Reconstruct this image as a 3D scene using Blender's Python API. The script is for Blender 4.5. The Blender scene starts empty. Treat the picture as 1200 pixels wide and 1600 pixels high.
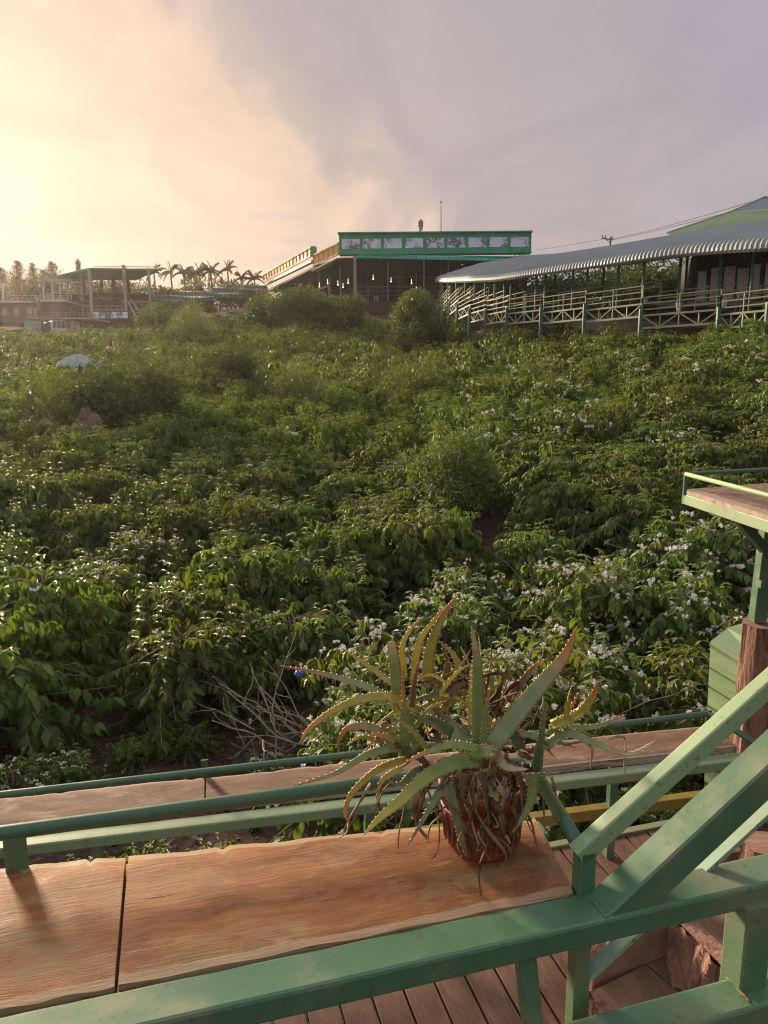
import bpy, math, random
import numpy as np
from mathutils import Vector, Matrix

C = bpy.context.scene.collection
R = math.radians
CZ = 4.0                       # camera height over world zero
FPX, PITCH = 1150.0, R(10.2)   # focal length in pixels of the 1200 px wide photo, downward pitch
SP, CP = math.sin(PITCH), math.cos(PITCH)
SUN_AZ, SUN_EL = R(-38.0), R(15.5)

# ------------------------------------------------------------------ camera rays
def ray(px, py):
    x = (px - 600) / FPX; u = -(py - 800) / FPX
    return Vector((x, CP + u * SP, -SP + u * CP))
def PZ(px, py, z):             # point on the level z (relative to the eye)
    r = ray(px, py); r = r * (z / r.z); return Vector((r.x, r.y, r.z + CZ))
def PY(px, py, y):             # point on the upright plane at distance y
    r = ray(px, py); r = r * (y / r.y); return Vector((r.x, r.y, r.z + CZ))
def project(p):
    x, y, z = p[0], p[1], p[2] - CZ
    f = y * CP - z * SP; u = y * SP + z * CP
    return (600 + FPX * x / f, 800 - FPX * u / f)

# ------------------------------------------------------------------ mesh building
class MB:
    def __init__(s): s.v = []; s.f = []; s.c = []; s.smooth = False; s.usecol = False
    def add(s, vs, fs, col=None):
        o = len(s.v); s.v.extend([tuple(v) for v in vs]); s.f.extend([tuple(i + o for i in f) for f in fs])
        if col is not None: s.usecol = True
        s.c.extend([col or (1, 1, 1)] * len(vs) if not (isinstance(col, list)) else col)
    def box(s, a, b):
        x0, y0, z0 = [min(a[i], b[i]) for i in range(3)]; x1, y1, z1 = [max(a[i], b[i]) for i in range(3)]
        s.add([(x0,y0,z0),(x1,y0,z0),(x1,y1,z0),(x0,y1,z0),(x0,y0,z1),(x1,y0,z1),(x1,y1,z1),(x0,y1,z1)],
              [(0,3,2,1),(4,5,6,7),(0,1,5,4),(1,2,6,5),(2,3,7,6),(3,0,4,7)])
        return s
    def loft(s, rings, cap=True):
        n = len(rings[0]); vs = [p for r in rings for p in r]; fs = []
        for i in range(len(rings) - 1):
            for k in range(n):
                a = i * n + k; b = i * n + (k + 1) % n
                fs.append((a, b, b + n, a + n))
        if cap:
            fs.append(tuple(range(n))[::-1]); fs.append(tuple((len(rings) - 1) * n + k for k in range(n)))
        s.add(vs, fs); return s
    def beam(s, p0, p1, w, h, r=0.0, up=None, lift=0.0):   # w across, h along up; rounded corners of radius r
        p0, p1 = Vector(p0), Vector(p1); a = (p1 - p0).normalized()
        up = Vector(up) if up else Vector((0, 0, 1))
        if abs(a.dot(up)) > .98: up = Vector((0, 1, 0))
        sd = a.cross(up).normalized(); u = sd.cross(a).normalized()
        pts = []
        if r > 0:
            for cx, cy, a0 in ((1,1,0),(-1,1,90),(-1,-1,180),(1,-1,270)):
                for k in range(3):
                    t = R(a0 + 45 * k); pts.append((cx*(w/2 - r) + r*math.cos(t), cy*(h/2 - r) + r*math.sin(t)))
        else: pts = [(w/2,h/2),(-w/2,h/2),(-w/2,-h/2),(w/2,-h/2)]
        s.loft([[p + sd*x + u*(y + lift) for x, y in pts] for p in (p0, p1)]); return s
    def tube(s, pts, r, n=8, cap=True):
        pts = [Vector(p) for p in pts]; rs = r if isinstance(r, (list, tuple)) else [r]*len(pts); rings = []
        t0 = (pts[1] - pts[0]).normalized(); ref = Vector((0,0,1)) if abs(t0.z) < .9 else Vector((1,0,0))
        nrm = (ref - t0*ref.dot(t0)).normalized()
        for i, p in enumerate(pts):
            t = ((pts[min(i+1,len(pts)-1)] - pts[max(i-1,0)])).normalized()
            nrm = (nrm - t*nrm.dot(t)).normalized(); b = t.cross(nrm)
            rings.append([p + (nrm*math.cos(2*math.pi*k/n) + b*math.sin(2*math.pi*k/n))*rs[i] for k in range(n)])
        s.loft(rings, cap); return s
    def quad(s, *p): s.add(p, [tuple(range(len(p)))]); return s
    def slab(s, poly, t):      # polygon given by its top corners, thickness t downwards
        n = len(poly); poly = [Vector(p) for p in poly]; low = [p - Vector((0,0,t)) for p in poly]
        s.add(poly + low, [tuple(range(n)), tuple(range(2*n-1, n-1, -1))] + [(k, k+n, (k+1)%n+n, (k+1)%n) for k in range(n)]); return s
    def ball(s, c, r, n=10, sq=1.0):
        rings = []
        for i in range(1, n//2):
            th = math.pi*i/(n//2); rings.append([Vector(c) + Vector((r*math.sin(th)*math.cos(2*math.pi*k/n), r*math.sin(th)*math.sin(2*math.pi*k/n), r*sq*math.cos(th))) for k in range(n)])
        s.loft(rings); return s
    def prism(s, poly, vec):   # flat outline pushed along vec
        n = len(poly); a = [Vector(p) for p in poly]; b = [p + Vector(vec) for p in a]
        s.add(a + b, [tuple(range(n-1, -1, -1)), tuple(range(n, 2*n))] + [(k, (k+1)%n, (k+1)%n+n, k+n) for k in range(n)]); return s
    def ribbed(s, a0, a1, b0, b1, n, amp, rows=1):   # corrugated sheet: ribs run from edge a to edge b
        a0, a1, b0, b1 = map(Vector, (a0, a1, b0, b1)); nm = (a1 - a0).cross(b0 - a0).normalized()
        vs = []; fs = []
        for r in range(rows + 1):
            t = r/rows
            for k in range(2*n + 1):
                u = k/(2*n); vs.append((a0.lerp(a1, u)).lerp(b0.lerp(b1, u), t) + nm*(amp if k % 2 else 0))
        w = 2*n + 1
        for r in range(rows):
            for k in range(2*n): fs.append((r*w + k, r*w + k + 1, (r+1)*w + k + 1, (r+1)*w + k))
        s.add(vs, fs); return s
    def build(s, name, mat, parent=None, smooth=None):
        me = bpy.data.meshes.new(name)
        base = Vector(root_loc(parent)) if parent else Vector((0,0,0))
        v = np.array(s.v, dtype=float).reshape(-1, 3) - np.array(base)
        me.from_pydata(v.tolist(), [], s.f)
        if s.usecol:
            at = me.color_attributes.new('tint', 'FLOAT_COLOR', 'POINT')
            at.data.foreach_set('color', np.array([(c[0], c[1], c[2], 1) for c in s.c], dtype=np.float32).ravel())
        me.materials.append(mat)
        if s.smooth if smooth is None else smooth: me.polygons.foreach_set('use_smooth', [True]*len(me.polygons))
        me.validate(); me.update()
        o = bpy.data.objects.new(name, me); C.objects.link(o)
        if parent: o.parent = parent
        return o
def root_loc(o):
    while o.parent: o = o.parent
    return o.location
def tag(o, label=None, cat=None, group=None, kind=None):
    if label: o['label'] = label
    if cat: o['category'] = cat
    if group: o['group'] = group
    if kind: o['kind'] = kind
    return o
def thing(name, label, cat, loc=(0,0,0), group=None):
    o = bpy.data.objects.new(name, None); C.objects.link(o); o.location = loc; o.empty_display_size = .2
    return tag(o, label, cat, group)
def np_mesh(name, v, f, mat, tint=None, uv=None, smooth=True):      # f: (n,4) quads
    me = bpy.data.meshes.new(name); nf = len(f)
    me.vertices.add(len(v)); me.vertices.foreach_set('co', np.asarray(v, np.float32).ravel())
    me.loops.add(nf*4); me.loops.foreach_set('vertex_index', np.asarray(f, np.int32).ravel())
    me.polygons.add(nf); me.polygons.foreach_set('loop_start', np.arange(nf, dtype=np.int32)*4)
    if smooth: me.polygons.foreach_set('use_smooth', np.ones(nf, dtype=bool))
    if tint is not None:
        at = me.color_attributes.new('tint', 'FLOAT_COLOR', 'POINT')
        at.data.foreach_set('color', np.concatenate([tint, np.ones((len(tint),1))], 1).astype(np.float32).ravel())
    if uv is not None:
        ul = me.uv_layers.new(name='UVMap'); ul.data.foreach_set('uv', np.asarray(uv, np.float32)[np.asarray(f).ravel()].ravel())
    me.materials.append(mat); me.update(calc_edges=True); me.validate()
    return me

# ------------------------------------------------------------------ materials
def new_mat(name):
    m = bpy.data.materials.new(name); m.use_nodes = True; nt = m.node_tree; nt.nodes.clear()
    out = nt.nodes.new('ShaderNodeOutputMaterial'); b = nt.nodes.new('ShaderNodeBsdfPrincipled')
    nt.links.new(b.outputs[0], out.inputs[0]); return m, nt, b, out
def N(nt, t, **kw):
    n = nt.nodes.new('ShaderNode' + t)
    for k, v in kw.items():
        if k.startswith('i_'):
            key = k[2:]; n.inputs[int(key) if key.isdigit() else key.replace('_', ' ')].default_value = v
        else: setattr(n, k, v)
    return n
def ramp(nt, fac, stops):
    n = nt.nodes.new('ShaderNodeValToRGB'); e = n.color_ramp.elements
    while len(e) < len(stops): e.new(.5)
    for i, (p, c) in enumerate(stops): e[i].position = p; e[i].color = (c[0], c[1], c[2], 1) if not isinstance(c, (int, float)) else (c, c, c, 1)
    nt.links.new(fac, n.inputs[0]); return n.outputs[0]
def mixc(nt, fac, a, b, blend='MIX'):
    n = nt.nodes.new('ShaderNodeMix'); n.data_type = 'RGBA'; n.blend_type = blend
    for i, x in ((0, fac), (6, a), (7, b)):
        if hasattr(x, 'is_linked') or hasattr(x, 'links'): nt.links.new(x, n.inputs[i])
        else: n.inputs[i].default_value = x if i == 0 else (x[0], x[1], x[2], 1)
    return n.outputs[2]
def coords(nt, scale=(1,1,1), rot=(0,0,0), kind='Object'):
    tc = nt.nodes.new('ShaderNodeTexCoord'); mp = nt.nodes.new('ShaderNodeMapping')
    mp.inputs['Scale'].default_value = scale; mp.inputs['Rotation'].default_value = rot
    nt.links.new(tc.outputs[kind], mp.inputs[0]); return mp.outputs[0]
def noise(nt, vec, scale, detail=4, rough=.6, dist=0):
    n = N(nt, 'TexNoise', i_Scale=scale, i_Detail=detail, i_Roughness=rough, i_Distortion=dist)
    nt.links.new(vec, n.inputs['Vector']); return n.outputs[0]
def bump(nt, bsdf, h, strength=.3, dist=.01):
    n = N(nt, 'Bump', i_Strength=strength, i_Distance=dist); nt.links.new(h, n.inputs['Height']); nt.links.new(n.outputs[0], bsdf.inputs['Normal'])
def paint(name, col, worn=(.3,.24,.14), scale=6, rough=.4, amount=.5, spec=.5, fine=90):
    m, nt, b, o = new_mat(name); v = coords(nt)
    n1 = noise(nt, v, scale, 6, .65); n2 = noise(nt, v, scale*.45, 3); n3 = noise(nt, v, fine, 2, .5)
    base = mixc(nt, ramp(nt, n2, [(.3, 0), (.75, 1)]), [c*.86 for c in col], [min(1, c*1.16) for c in col])
    c = mixc(nt, ramp(nt, n1, [(.47, 0), (.68, amount)]), base, worn)
    gr = noise(nt, coords(nt, (1, 1, .25)), scale*1.7, 5, .7); c = mixc(nt, ramp(nt, gr, [(.56, 0), (.75, .5)]), c, [x*.5 for x in col]); sp = ramp(nt, n3, [(.29, .7), (.35, 0)])
    c = mixc(nt, sp, c, [x*.45 for x in worn])
    if fine > 50: c = mixc(nt, ramp(nt, noise(nt, v, scale*6.5, 6, .72), [(.655, 0), (.68, .85)]), c, (.15, .085, .05))
    nt.links.new(c, b.inputs['Base Color'])
    nt.links.new(ramp(nt, n1, [(.35, rough*.85), (.75, min(1, rough*1.5))]), b.inputs['Roughness'])
    b.inputs['Specular IOR Level'].default_value = spec; bump(nt, b, n1, .25, .002); return m
def plain(name, col, rough=.6, var=.15, scale=8, metal=0, spec=.4):
    m, nt, b, o = new_mat(name); v = coords(nt); n1 = noise(nt, v, scale, 5)
    nt.links.new(mixc(nt, ramp(nt, n1, [(.3, 0), (.7, 1)]), [c*(1-var) for c in col], [min(1, c*(1+var)) for c in col]), b.inputs['Base Color'])
    b.inputs['Roughness'].default_value = rough; b.inputs['Metallic'].default_value = metal; b.inputs['Specular IOR Level'].default_value = spec
    bump(nt, b, n1, .15, .01); return m
def wood(name, c1, c2, cw, rotz=0.0, scale=1.0, wear=.45, rough=.6, peel=.6, moss=0.0):
    m, nt, b, o = new_mat(name); v = coords(nt, (1, 1, 1), (0, 0, -rotz))
    def st(x, y): n = N(nt, 'Mapping'); n.inputs['Scale'].default_value = (x*scale, y*scale, y*scale); nt.links.new(v, n.inputs[0]); return n.outputs[0]
    g = noise(nt, st(1.3, 48), 1.2, 5, .6, .12); fine = noise(nt, st(7, 230), 1.2, 4, .65, .2); tone = noise(nt, st(4.5, 14), 1.6, 7, .72, .4)
    blotch = noise(nt, st(6, 11), 1.3, 6, .66, .5); pl = noise(nt, st(7, 60), 1.1, 8, .70, .5); crk = noise(nt, st(3, 95), 1.0, 5, .6, .5)
    c = mixc(nt, ramp(nt, tone, [(.33, 0), (.66, 1)]), c1, c2)
    c = mixc(nt, ramp(nt, g, [(.35, .3), (.6, 0)]), c, [x*.62 for x in c1])
    c = mixc(nt, ramp(nt, fine, [(.38, .2), (.55, 0)]), c, [x*.5 for x in c1])
    c = mixc(nt, ramp(nt, blotch, [(.5, 0), (.68, wear)]), c, cw)
    if moss: c = mixc(nt, ramp(nt, noise(nt, st(4, 6), 2.1, 4, .6), [(.56, 0), (.72, moss)]), c, (.16, .15, .045))
    c = mixc(nt, ramp(nt, pl, [(.62, 0), (.665, peel)]), c, [min(1, x*1.3 + .05) for x in cw])
    at = N(nt, 'VertexColor', layer_name='tint'); sr_ = N(nt, 'SeparateColor'); nt.links.new(at.outputs[0], sr_.inputs[0]); eg = N(nt, 'Math', operation='MULTIPLY_ADD'); nt.links.new(pl, eg.inputs[0]); eg.inputs[1].default_value = .9; nt.links.new(sr_.outputs[0], eg.inputs[2])
    c = mixc(nt, ramp(nt, eg.outputs[0], [(.98, 0), (1.3, .6)]), c, [min(1, x*1.15 + .03) for x in cw])
    c = mixc(nt, ramp(nt, crk, [(.30, .85), (.34, 0)]), c, [x*.22 for x in c1])
    nt.links.new(c, b.inputs['Base Color']); nt.links.new(ramp(nt, blotch, [(.3, rough*.75), (.7, min(1, rough*1.35))]), b.inputs['Roughness'])
    h = N(nt, 'Math', operation='MULTIPLY_ADD'); nt.links.new(g, h.inputs[0]); h.inputs[1].default_value = .5; nt.links.new(fine, h.inputs[2])
    h2 = N(nt, 'Math', operation='ADD'); nt.links.new(h.outputs[0], h2.inputs[0]); nt.links.new(ramp(nt, pl, [(.60, 0), (.66, .8)]), h2.inputs[1])
    h3 = N(nt, 'Math', operation='ADD'); nt.links.new(h2.outputs[0], h3.inputs[0]); nt.links.new(ramp(nt, crk, [(.27, 0), (.33, .9)]), h3.inputs[1])
    b.inputs['Specular IOR Level'].default_value = .25; bump(nt, b, h3.outputs[0], .38, .003); return m
def bark(name, c1, c2):
    m, nt, b, o = new_mat(name); v = coords(nt, (1, 1, .16)); w = noise(nt, v, 20, 7, .7, .9); w2 = noise(nt, coords(nt, (1, 1, .3)), 5, 4, .6, .5); w3 = noise(nt, v, 75, 4, .65)
    c = mixc(nt, ramp(nt, w2, [(.35, 0), (.65, 1)]), c1, c2); c = mixc(nt, ramp(nt, w, [(.36, .9), (.5, 0)]), c, [x*.25 for x in c1]); c = mixc(nt, ramp(nt, w3, [(.5, 0), (.7, .5)]), c, [min(1, x*1.4) for x in c2])
    nt.links.new(c, b.inputs['Base Color']); b.inputs['Roughness'].default_value = .88
    h = N(nt, 'Math', operation='MULTIPLY_ADD'); nt.links.new(w3, h.inputs[0]); h.inputs[1].default_value = .3; nt.links.new(w, h.inputs[2]); bump(nt, b, h.outputs[0], 1.0, .025); return m
def leafmat(name, dark, light, trans=.35, rough=.38, hue=.06, ribs=0.0, coat=.5, tcol=(.34,.46,.02)):
    m, nt, b, o = new_mat(name)
    at = N(nt, 'VertexColor', layer_name='tint'); sep = N(nt, 'SeparateColor'); nt.links.new(at.outputs[0], sep.inputs[0])
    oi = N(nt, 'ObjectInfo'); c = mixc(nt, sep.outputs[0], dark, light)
    c = mixc(nt, sep.outputs[1], c, (.30, .24, .02))               # a few yellowing leaves
    hs = N(nt, 'HueSaturation'); mr = N(nt, 'MapRange', i_3=.5-hue*.5, i_4=.5+hue*.35); nt.links.new(oi.outputs['Random'], mr.inputs[0]); nt.links.new(mr.outputs[0], hs.inputs['Hue'])
    mr2 = N(nt, 'MapRange', i_3=.68, i_4=1.3); nt.links.new(oi.outputs['Random'], mr2.inputs[0]); nt.links.new(mr2.outputs[0], hs.inputs['Value']); nt.links.new(c, hs.inputs['Color'])
    nt.links.new(hs.outputs[0], b.inputs['Base Color']); b.inputs['Roughness'].default_value = rough; b.inputs['Specular IOR Level'].default_value = coat
    tr = N(nt, 'BsdfTranslucent'); tm = mixc(nt, .5, hs.outputs[0], tcol); nt.links.new(tm, tr.inputs[0])
    ms = N(nt, 'MixShader', i_0=trans); nt.links.new(b.outputs[0], ms.inputs[1]); nt.links.new(tr.outputs[0], ms.inputs[2]); nt.links.new(ms.outputs[0], o.inputs[0])
    if ribs:
        uv = N(nt, 'UVMap'); sx = N(nt, 'SeparateXYZ'); nt.links.new(uv.outputs[0], sx.inputs[0])
        ab = N(nt, 'Math', operation='ABSOLUTE'); nt.links.new(sx.outputs[0], ab.inputs[0])
        ml = N(nt, 'Math', operation='MULTIPLY_ADD'); nt.links.new(ab.outputs[0], ml.inputs[0]); ml.inputs[1].default_value = -.22; nt.links.new(sx.outputs[1], ml.inputs[2])
        k = N(nt, 'Math', operation='MULTIPLY'); nt.links.new(ml.outputs[0], k.inputs[0]); k.inputs[1].default_value = 62
        sn = N(nt, 'Math', operation='SINE'); nt.links.new(k.outputs[0], sn.inputs[0]); bump(nt, b, sn.outputs[0], ribs, .004)
    return m
def tintmat(name, rough=.45, trans=0.0, bumps=.2, scale=60, spec=.4):     # colour comes from the part's own colour attribute
    m, nt, b, o = new_mat(name); at = N(nt, 'VertexColor', layer_name='tint'); v = coords(nt); n1 = noise(nt, v, scale, 5)
    c = mixc(nt, ramp(nt, n1, [(.4, 0), (.75, .2)]), at.outputs[0], (.22, .16, .08)); nt.links.new(c, b.inputs['Base Color'])
    b.inputs['Roughness'].default_value = rough; b.inputs['Specular IOR Level'].default_value = spec; bump(nt, b, n1, bumps, .003)
    if trans:
        tr = N(nt, 'BsdfTranslucent'); nt.links.new(c, tr.inputs[0]); ms = N(nt, 'MixShader', i_0=trans)
        nt.links.new(b.outputs[0], ms.inputs[1]); nt.links.new(tr.outputs[0], ms.inputs[2]); nt.links.new(ms.outputs[0], o.inputs[0])
    return m
def emit(name, col, s):
    m, nt, b, o = new_mat(name); e = N(nt, 'Emission', i_Strength=s); e.inputs[0].default_value = (*col, 1); nt.links.new(e.outputs[0], o.inputs[0]); return m
UA = R(14.6)
M = dict(
    green=paint('green_paint', (.085,.180,.098), (.24,.215,.135), 7, .38, .8),
    green_dark=paint('green_pipe_paint', (.05,.118,.068), (.14,.14,.08), 6, .38, .35),
    sage=paint('sage_paint', (.25,.36,.19), (.34,.30,.17), 4, .5, .5),
    beam_pale=paint('pale_beam_paint', (.20,.28,.15), (.26,.23,.14), 5, .45, .5),
    rust=paint('rust', (.20,.16,.05), (.16,.07,.03), 40, .8, .8),
    pale_twig=plain('pale_twig', (.33,.26,.20), .85, .35, 25),
    mint=paint('mint_paint', (.27,.42,.30), (.3,.27,.18), 8, .5, .4),
    yellow=paint('yellow_paint', (.26,.19,.03), (.10,.13,.06), 8, .55, .6),
    plank=wood('orange_plank', (.19,.065,.026), (.43,.185,.070), (.36,.26,.155), UA, 1.0, .6, .6, .5, .45),
    plank_far=wood('grey_brown_plank', (.15,.08,.052), (.25,.145,.10), (.33,.26,.20), UA, .7, .5, .75, .6),
    deck=wood('deck_board', (.10,.052,.034), (.19,.10,.065), (.20,.13,.09), UA + math.pi/2, .8, .4, .7, .25),
    tread=wood('stair_tread', (.15,.085,.055), (.25,.15,.10), (.24,.17,.13), UA + math.pi/2, .8, .4, .75, .3),
    bark=bark('bark', (.17,.075,.05), (.36,.19,.13)), logwood=wood('log_wood', (.24,.13,.09), (.4,.24,.17), (.3,.2,.15), 0, 1, .4, .8, .2),
    pot=plain('terracotta', (.21,.062,.026), .6, .3, 14), soil=plain('pot_soil', (.06,.03,.02), .95, .3, 60),
    trunk=plain('branch_bark', (.20,.15,.11), .9, .35, 20), twig=plain('dry_twig', (.36,.29,.22), .85, .3, 30),
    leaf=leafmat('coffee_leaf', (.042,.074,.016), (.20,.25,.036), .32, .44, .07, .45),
    leaf_far=leafmat('coffee_leaf_far', (.046,.076,.018), (.21,.255,.042), .30, .52, .07, 0, .28),
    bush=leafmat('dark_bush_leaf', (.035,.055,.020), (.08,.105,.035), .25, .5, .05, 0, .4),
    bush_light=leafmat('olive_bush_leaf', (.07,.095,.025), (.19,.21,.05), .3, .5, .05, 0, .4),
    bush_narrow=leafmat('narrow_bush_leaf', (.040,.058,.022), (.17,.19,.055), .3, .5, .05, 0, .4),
    tree=leafmat('tree_leaf', (.030,.050,.022), (.075,.10,.04), .2, .6, .05, 0, .3),
    palm=leafmat('palm_leaf', (.035,.055,.028), (.08,.10,.045), .2, .5, .04, 0, .4),
    petal=plain('blossom_white', (.90,.88,.82), .7, .06, 40),
    aloe=tintmat('aloe_skin', .5, .16, .2, 70, .28), dry=tintmat('dry_leaf', .85, .15, .5, 90, .2),
    roof_grey=paint('grey_green_roof', (.185,.215,.225), (.30,.27,.20), .35, .5, .35, .5, 6),
    roof_green=paint('pale_green_roof', (.26,.33,.15), (.28,.30,.2), .4, .5, .4, .5, 6),
    roof_slate=paint('slate_roof', (.19,.21,.26), (.25,.25,.25), .4, .5, .3, .5, 6),
    roof_dark=paint('dark_green_roof', (.035,.10,.07), (.1,.12,.08), .5, .6, .4, .4, 6),
    roof_teal=paint('teal_roof', (.02,.20,.12), (.05,.2,.14), .5, .5, .3, .5, 6),
    fascia=paint('emerald_fascia', (.035,.33,.185), (.03,.24,.15), .6, .5, .4, .4, 4), awning=paint('teal_awning', (.05,.42,.31), (.05,.3,.24), .8, .5, .3, .4, 4),
    orange=paint('orange_panel', (.86,.48,.15), (.6,.33,.14), .7, .6, .35, .3, 4), orange_rim=paint('orange_rim', (.64,.31,.09), (.5,.25,.1), .7, .6, .3, .3, 4),
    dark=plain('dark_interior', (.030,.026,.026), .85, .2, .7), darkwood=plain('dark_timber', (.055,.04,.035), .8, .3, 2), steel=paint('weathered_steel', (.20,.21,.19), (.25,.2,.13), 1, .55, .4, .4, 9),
    steel_green=paint('dark_green_steel', (.05,.13,.09), (.12,.12,.08), 1, .55, .4, .4, 9), cream=paint('cream_green_steel', (.26,.30,.18), (.3,.26,.16), .8, .55, .5, .4, 9),
    railing=paint('olive_railing', (.22,.24,.14), (.25,.2,.12), .8, .6, .5, .4, 9),
    white=plain('white_render', (.55,.55,.52), .7, .15, 1), pink=plain('pink_render', (.5,.34,.33), .8, .15, 1), brick=plain('brown_wall', (.19,.095,.07), .85, .2, 1), concrete=plain('concrete', (.3,.28,.26), .85, .2, 1),
    turquoise=plain('turquoise_render', (.12,.42,.33), .7, .15, 1), glass=plain('window_glass', (.05,.06,.06), .12, .1, 1, 0, .6), curtain=plain('pale_curtain', (.82,.76,.70), .9, .08, 3),
    tan=plain('tan_wood', (.36,.24,.13), .8, .25, 2), blue=plain('blue_plastic', (.02,.12,.45), .4, .1, 20), lamp=emit('lamp_glow', (1,.90,.72), 2.2), redbrown=plain('red_brown_post', (.16,.07,.055), .8, .2, 2))
def make_soil():
    m, nt, b, o = new_mat('red_soil'); v = coords(nt); n1 = noise(nt, v, 1.1, 8, .7); n2 = noise(nt, v, 14, 6, .7); n3 = noise(nt, v, 38, 3, .6)
    c = mixc(nt, ramp(nt, n1, [(.3, 0), (.7, 1)]), (.036, .017, .012), (.085, .038, .026)); c = mixc(nt, ramp(nt, n2, [(.54, 0), (.66, .75)]), c, (.17, .12, .085)); c = mixc(nt, ramp(nt, n3, [(.3, .6), (.42, 0)]), c, (.03, .016, .012))
    nt.links.new(c, b.inputs['Base Color']); b.inputs['Roughness'].default_value = .95
    h = N(nt, 'Math', operation='ADD'); nt.links.new(n2, h.inputs[0]); nt.links.new(n3, h.inputs[1]); bump(nt, b, h.outputs[0], .9, .05); return m
M['soil_ground'] = make_soil()
def make_picture():      # generic washed-out landscape print: pale sky, darker scribbled trees
    m, nt, b, o = new_mat('picture_print'); v = coords(nt); oi = N(nt, 'ObjectInfo'); ad = N(nt, 'VectorMath', operation='ADD'); sc = N(nt, 'Math', operation='MULTIPLY'); sc.inputs[1].default_value = 60
    nt.links.new(oi.outputs['Random'], sc.inputs[0]); nt.links.new(v, ad.inputs[0]); nt.links.new(sc.outputs[0], ad.inputs[1])
    a = noise(nt, ad.outputs[0], .75, 3, .5); d = noise(nt, ad.outputs[0], 3.2, 6, .75); mu = N(nt, 'Math', operation='MULTIPLY'); nt.links.new(a, mu.inputs[0]); nt.links.new(d, mu.inputs[1])
    c = ramp(nt, mu.outputs[0], [(.2, (.70,.74,.86)), (.262, (.58,.62,.74)), (.31, (.12,.13,.15))]); nt.links.new(c, b.inputs['Base Color']); b.inputs['Roughness'].default_value = .4; return m
M['picture'] = make_picture()

# ------------------------------------------------------------------ terrain
TY = [-40, 3, 6, 10, 15, 20, 25, 35, 50, 75, 82, 92, 120, 230]; TZ = [-3.2, -3.3, -3.65, -3.8, -3.5, -3.1, -2.6, -1.6, .4, 4.5, 6.4, 8.4, 11.6, 12.5]
def sst(a, b, x): t = min(1, max(0, (x - a)/(b - a))); return t*t*(3 - 2*t)
def gz(x, y):                  # ground height, world
    z = float(np.interp(y, TY, TZ))
    z += min(3.0, .19*max(0, x - 1.5))*sst(7, 16, y)*(1 - sst(55, 85, y))
    z -= 2.6*sst(-17, -30, x) * sst(60, 80, y) * (1 - sst(100, 118, y))
    return z + CZ + .10*math.sin(x*.7 + 1.3*math.sin(y*.4))*sst(6, 10, y)
ys = np.concatenate([np.arange(-40, 2, 6), np.arange(2, 30, .5), np.arange(30, 100, 1.5), np.arange(100, 231, 6)])
xs = np.concatenate([np.arange(-180, -60, 6), np.arange(-60, -14, 1.5), np.arange(-14, 20, .5), np.arange(20, 60, 1.5), np.arange(60, 181, 6)])
rg = np.random.default_rng(3)
gv = [(x, y, gz(x, y) + float(rg.normal(0, .025))) for y in ys for x in xs]; nx = len(xs)
gf = [(j*nx+i, j*nx+i+1, (j+1)*nx+i+1, (j+1)*nx+i) for j in range(len(ys)-1) for i in range(nx-1)]
go = bpy.data.objects.new('ground', np_mesh('ground', gv, gf, M['soil_ground'])); C.objects.link(go); tag(go, 'red-brown earth slope under the coffee shrubs', 'ground', kind='structure')

# ------------------------------------------------------------------ foliage
def nrmz(a): return a/np.maximum(np.linalg.norm(a, axis=1, keepdims=True), 1e-9)
def leaf_mesh(pos, d, up, L, W, tint, lod=0, droop=.25):      # arrays of leaves -> verts, quads, tint, uv
    n = len(pos); d = nrmz(d); side = nrmz(np.cross(d, up)); nm = np.cross(side, d)
    if lod == 0: T = [(.0,.10),(.25,.78),(.5,1.),(.78,.62),(1.,.04)]
    elif lod == 1: T = [(.0,.12),(.42,1.),(1.,.05)]
    else: T = [(.0,.3),(.45,1.),(1.,.1)]
    cols = (-1, 0, 1) if lod < 2 else (-1, 1)
    V, U = [], []
    for t, w in T:
        for c in cols:
            q = pos + d*(L*t)[:, None]*(1 - .12*droop*t) + side*(W*w*c*.5)[:, None] + nm*((.22*abs(c)*W*w) - droop*L*t*t*.8)[:, None]
            V.append(q); U.append((c*.5*w, t))
    V = np.stack(V, 1); k = V.shape[1]; m = len(cols); q = []
    for i in range(len(T)-1):
        for j in range(m-1): q.append((i*m+j, i*m+j+1, (i+1)*m+j+1, (i+1)*m+j))
    q = np.array(q); F = (np.arange(n)[:, None, None]*k + q[None]).reshape(-1, 4)
    return V.reshape(-1, 3), F, np.repeat(tint, k, 0), np.tile(np.array(U), (n, 1))
def merge(parts):
    o = 0; V, F, T, U = [], [], [], []
    for v, f, t, u in parts: V.append(v); F.append(f + o); T.append(t); U.append(u); o += len(v)
    return np.concatenate(V), np.concatenate(F), np.concatenate(T), np.concatenate(U)

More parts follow.
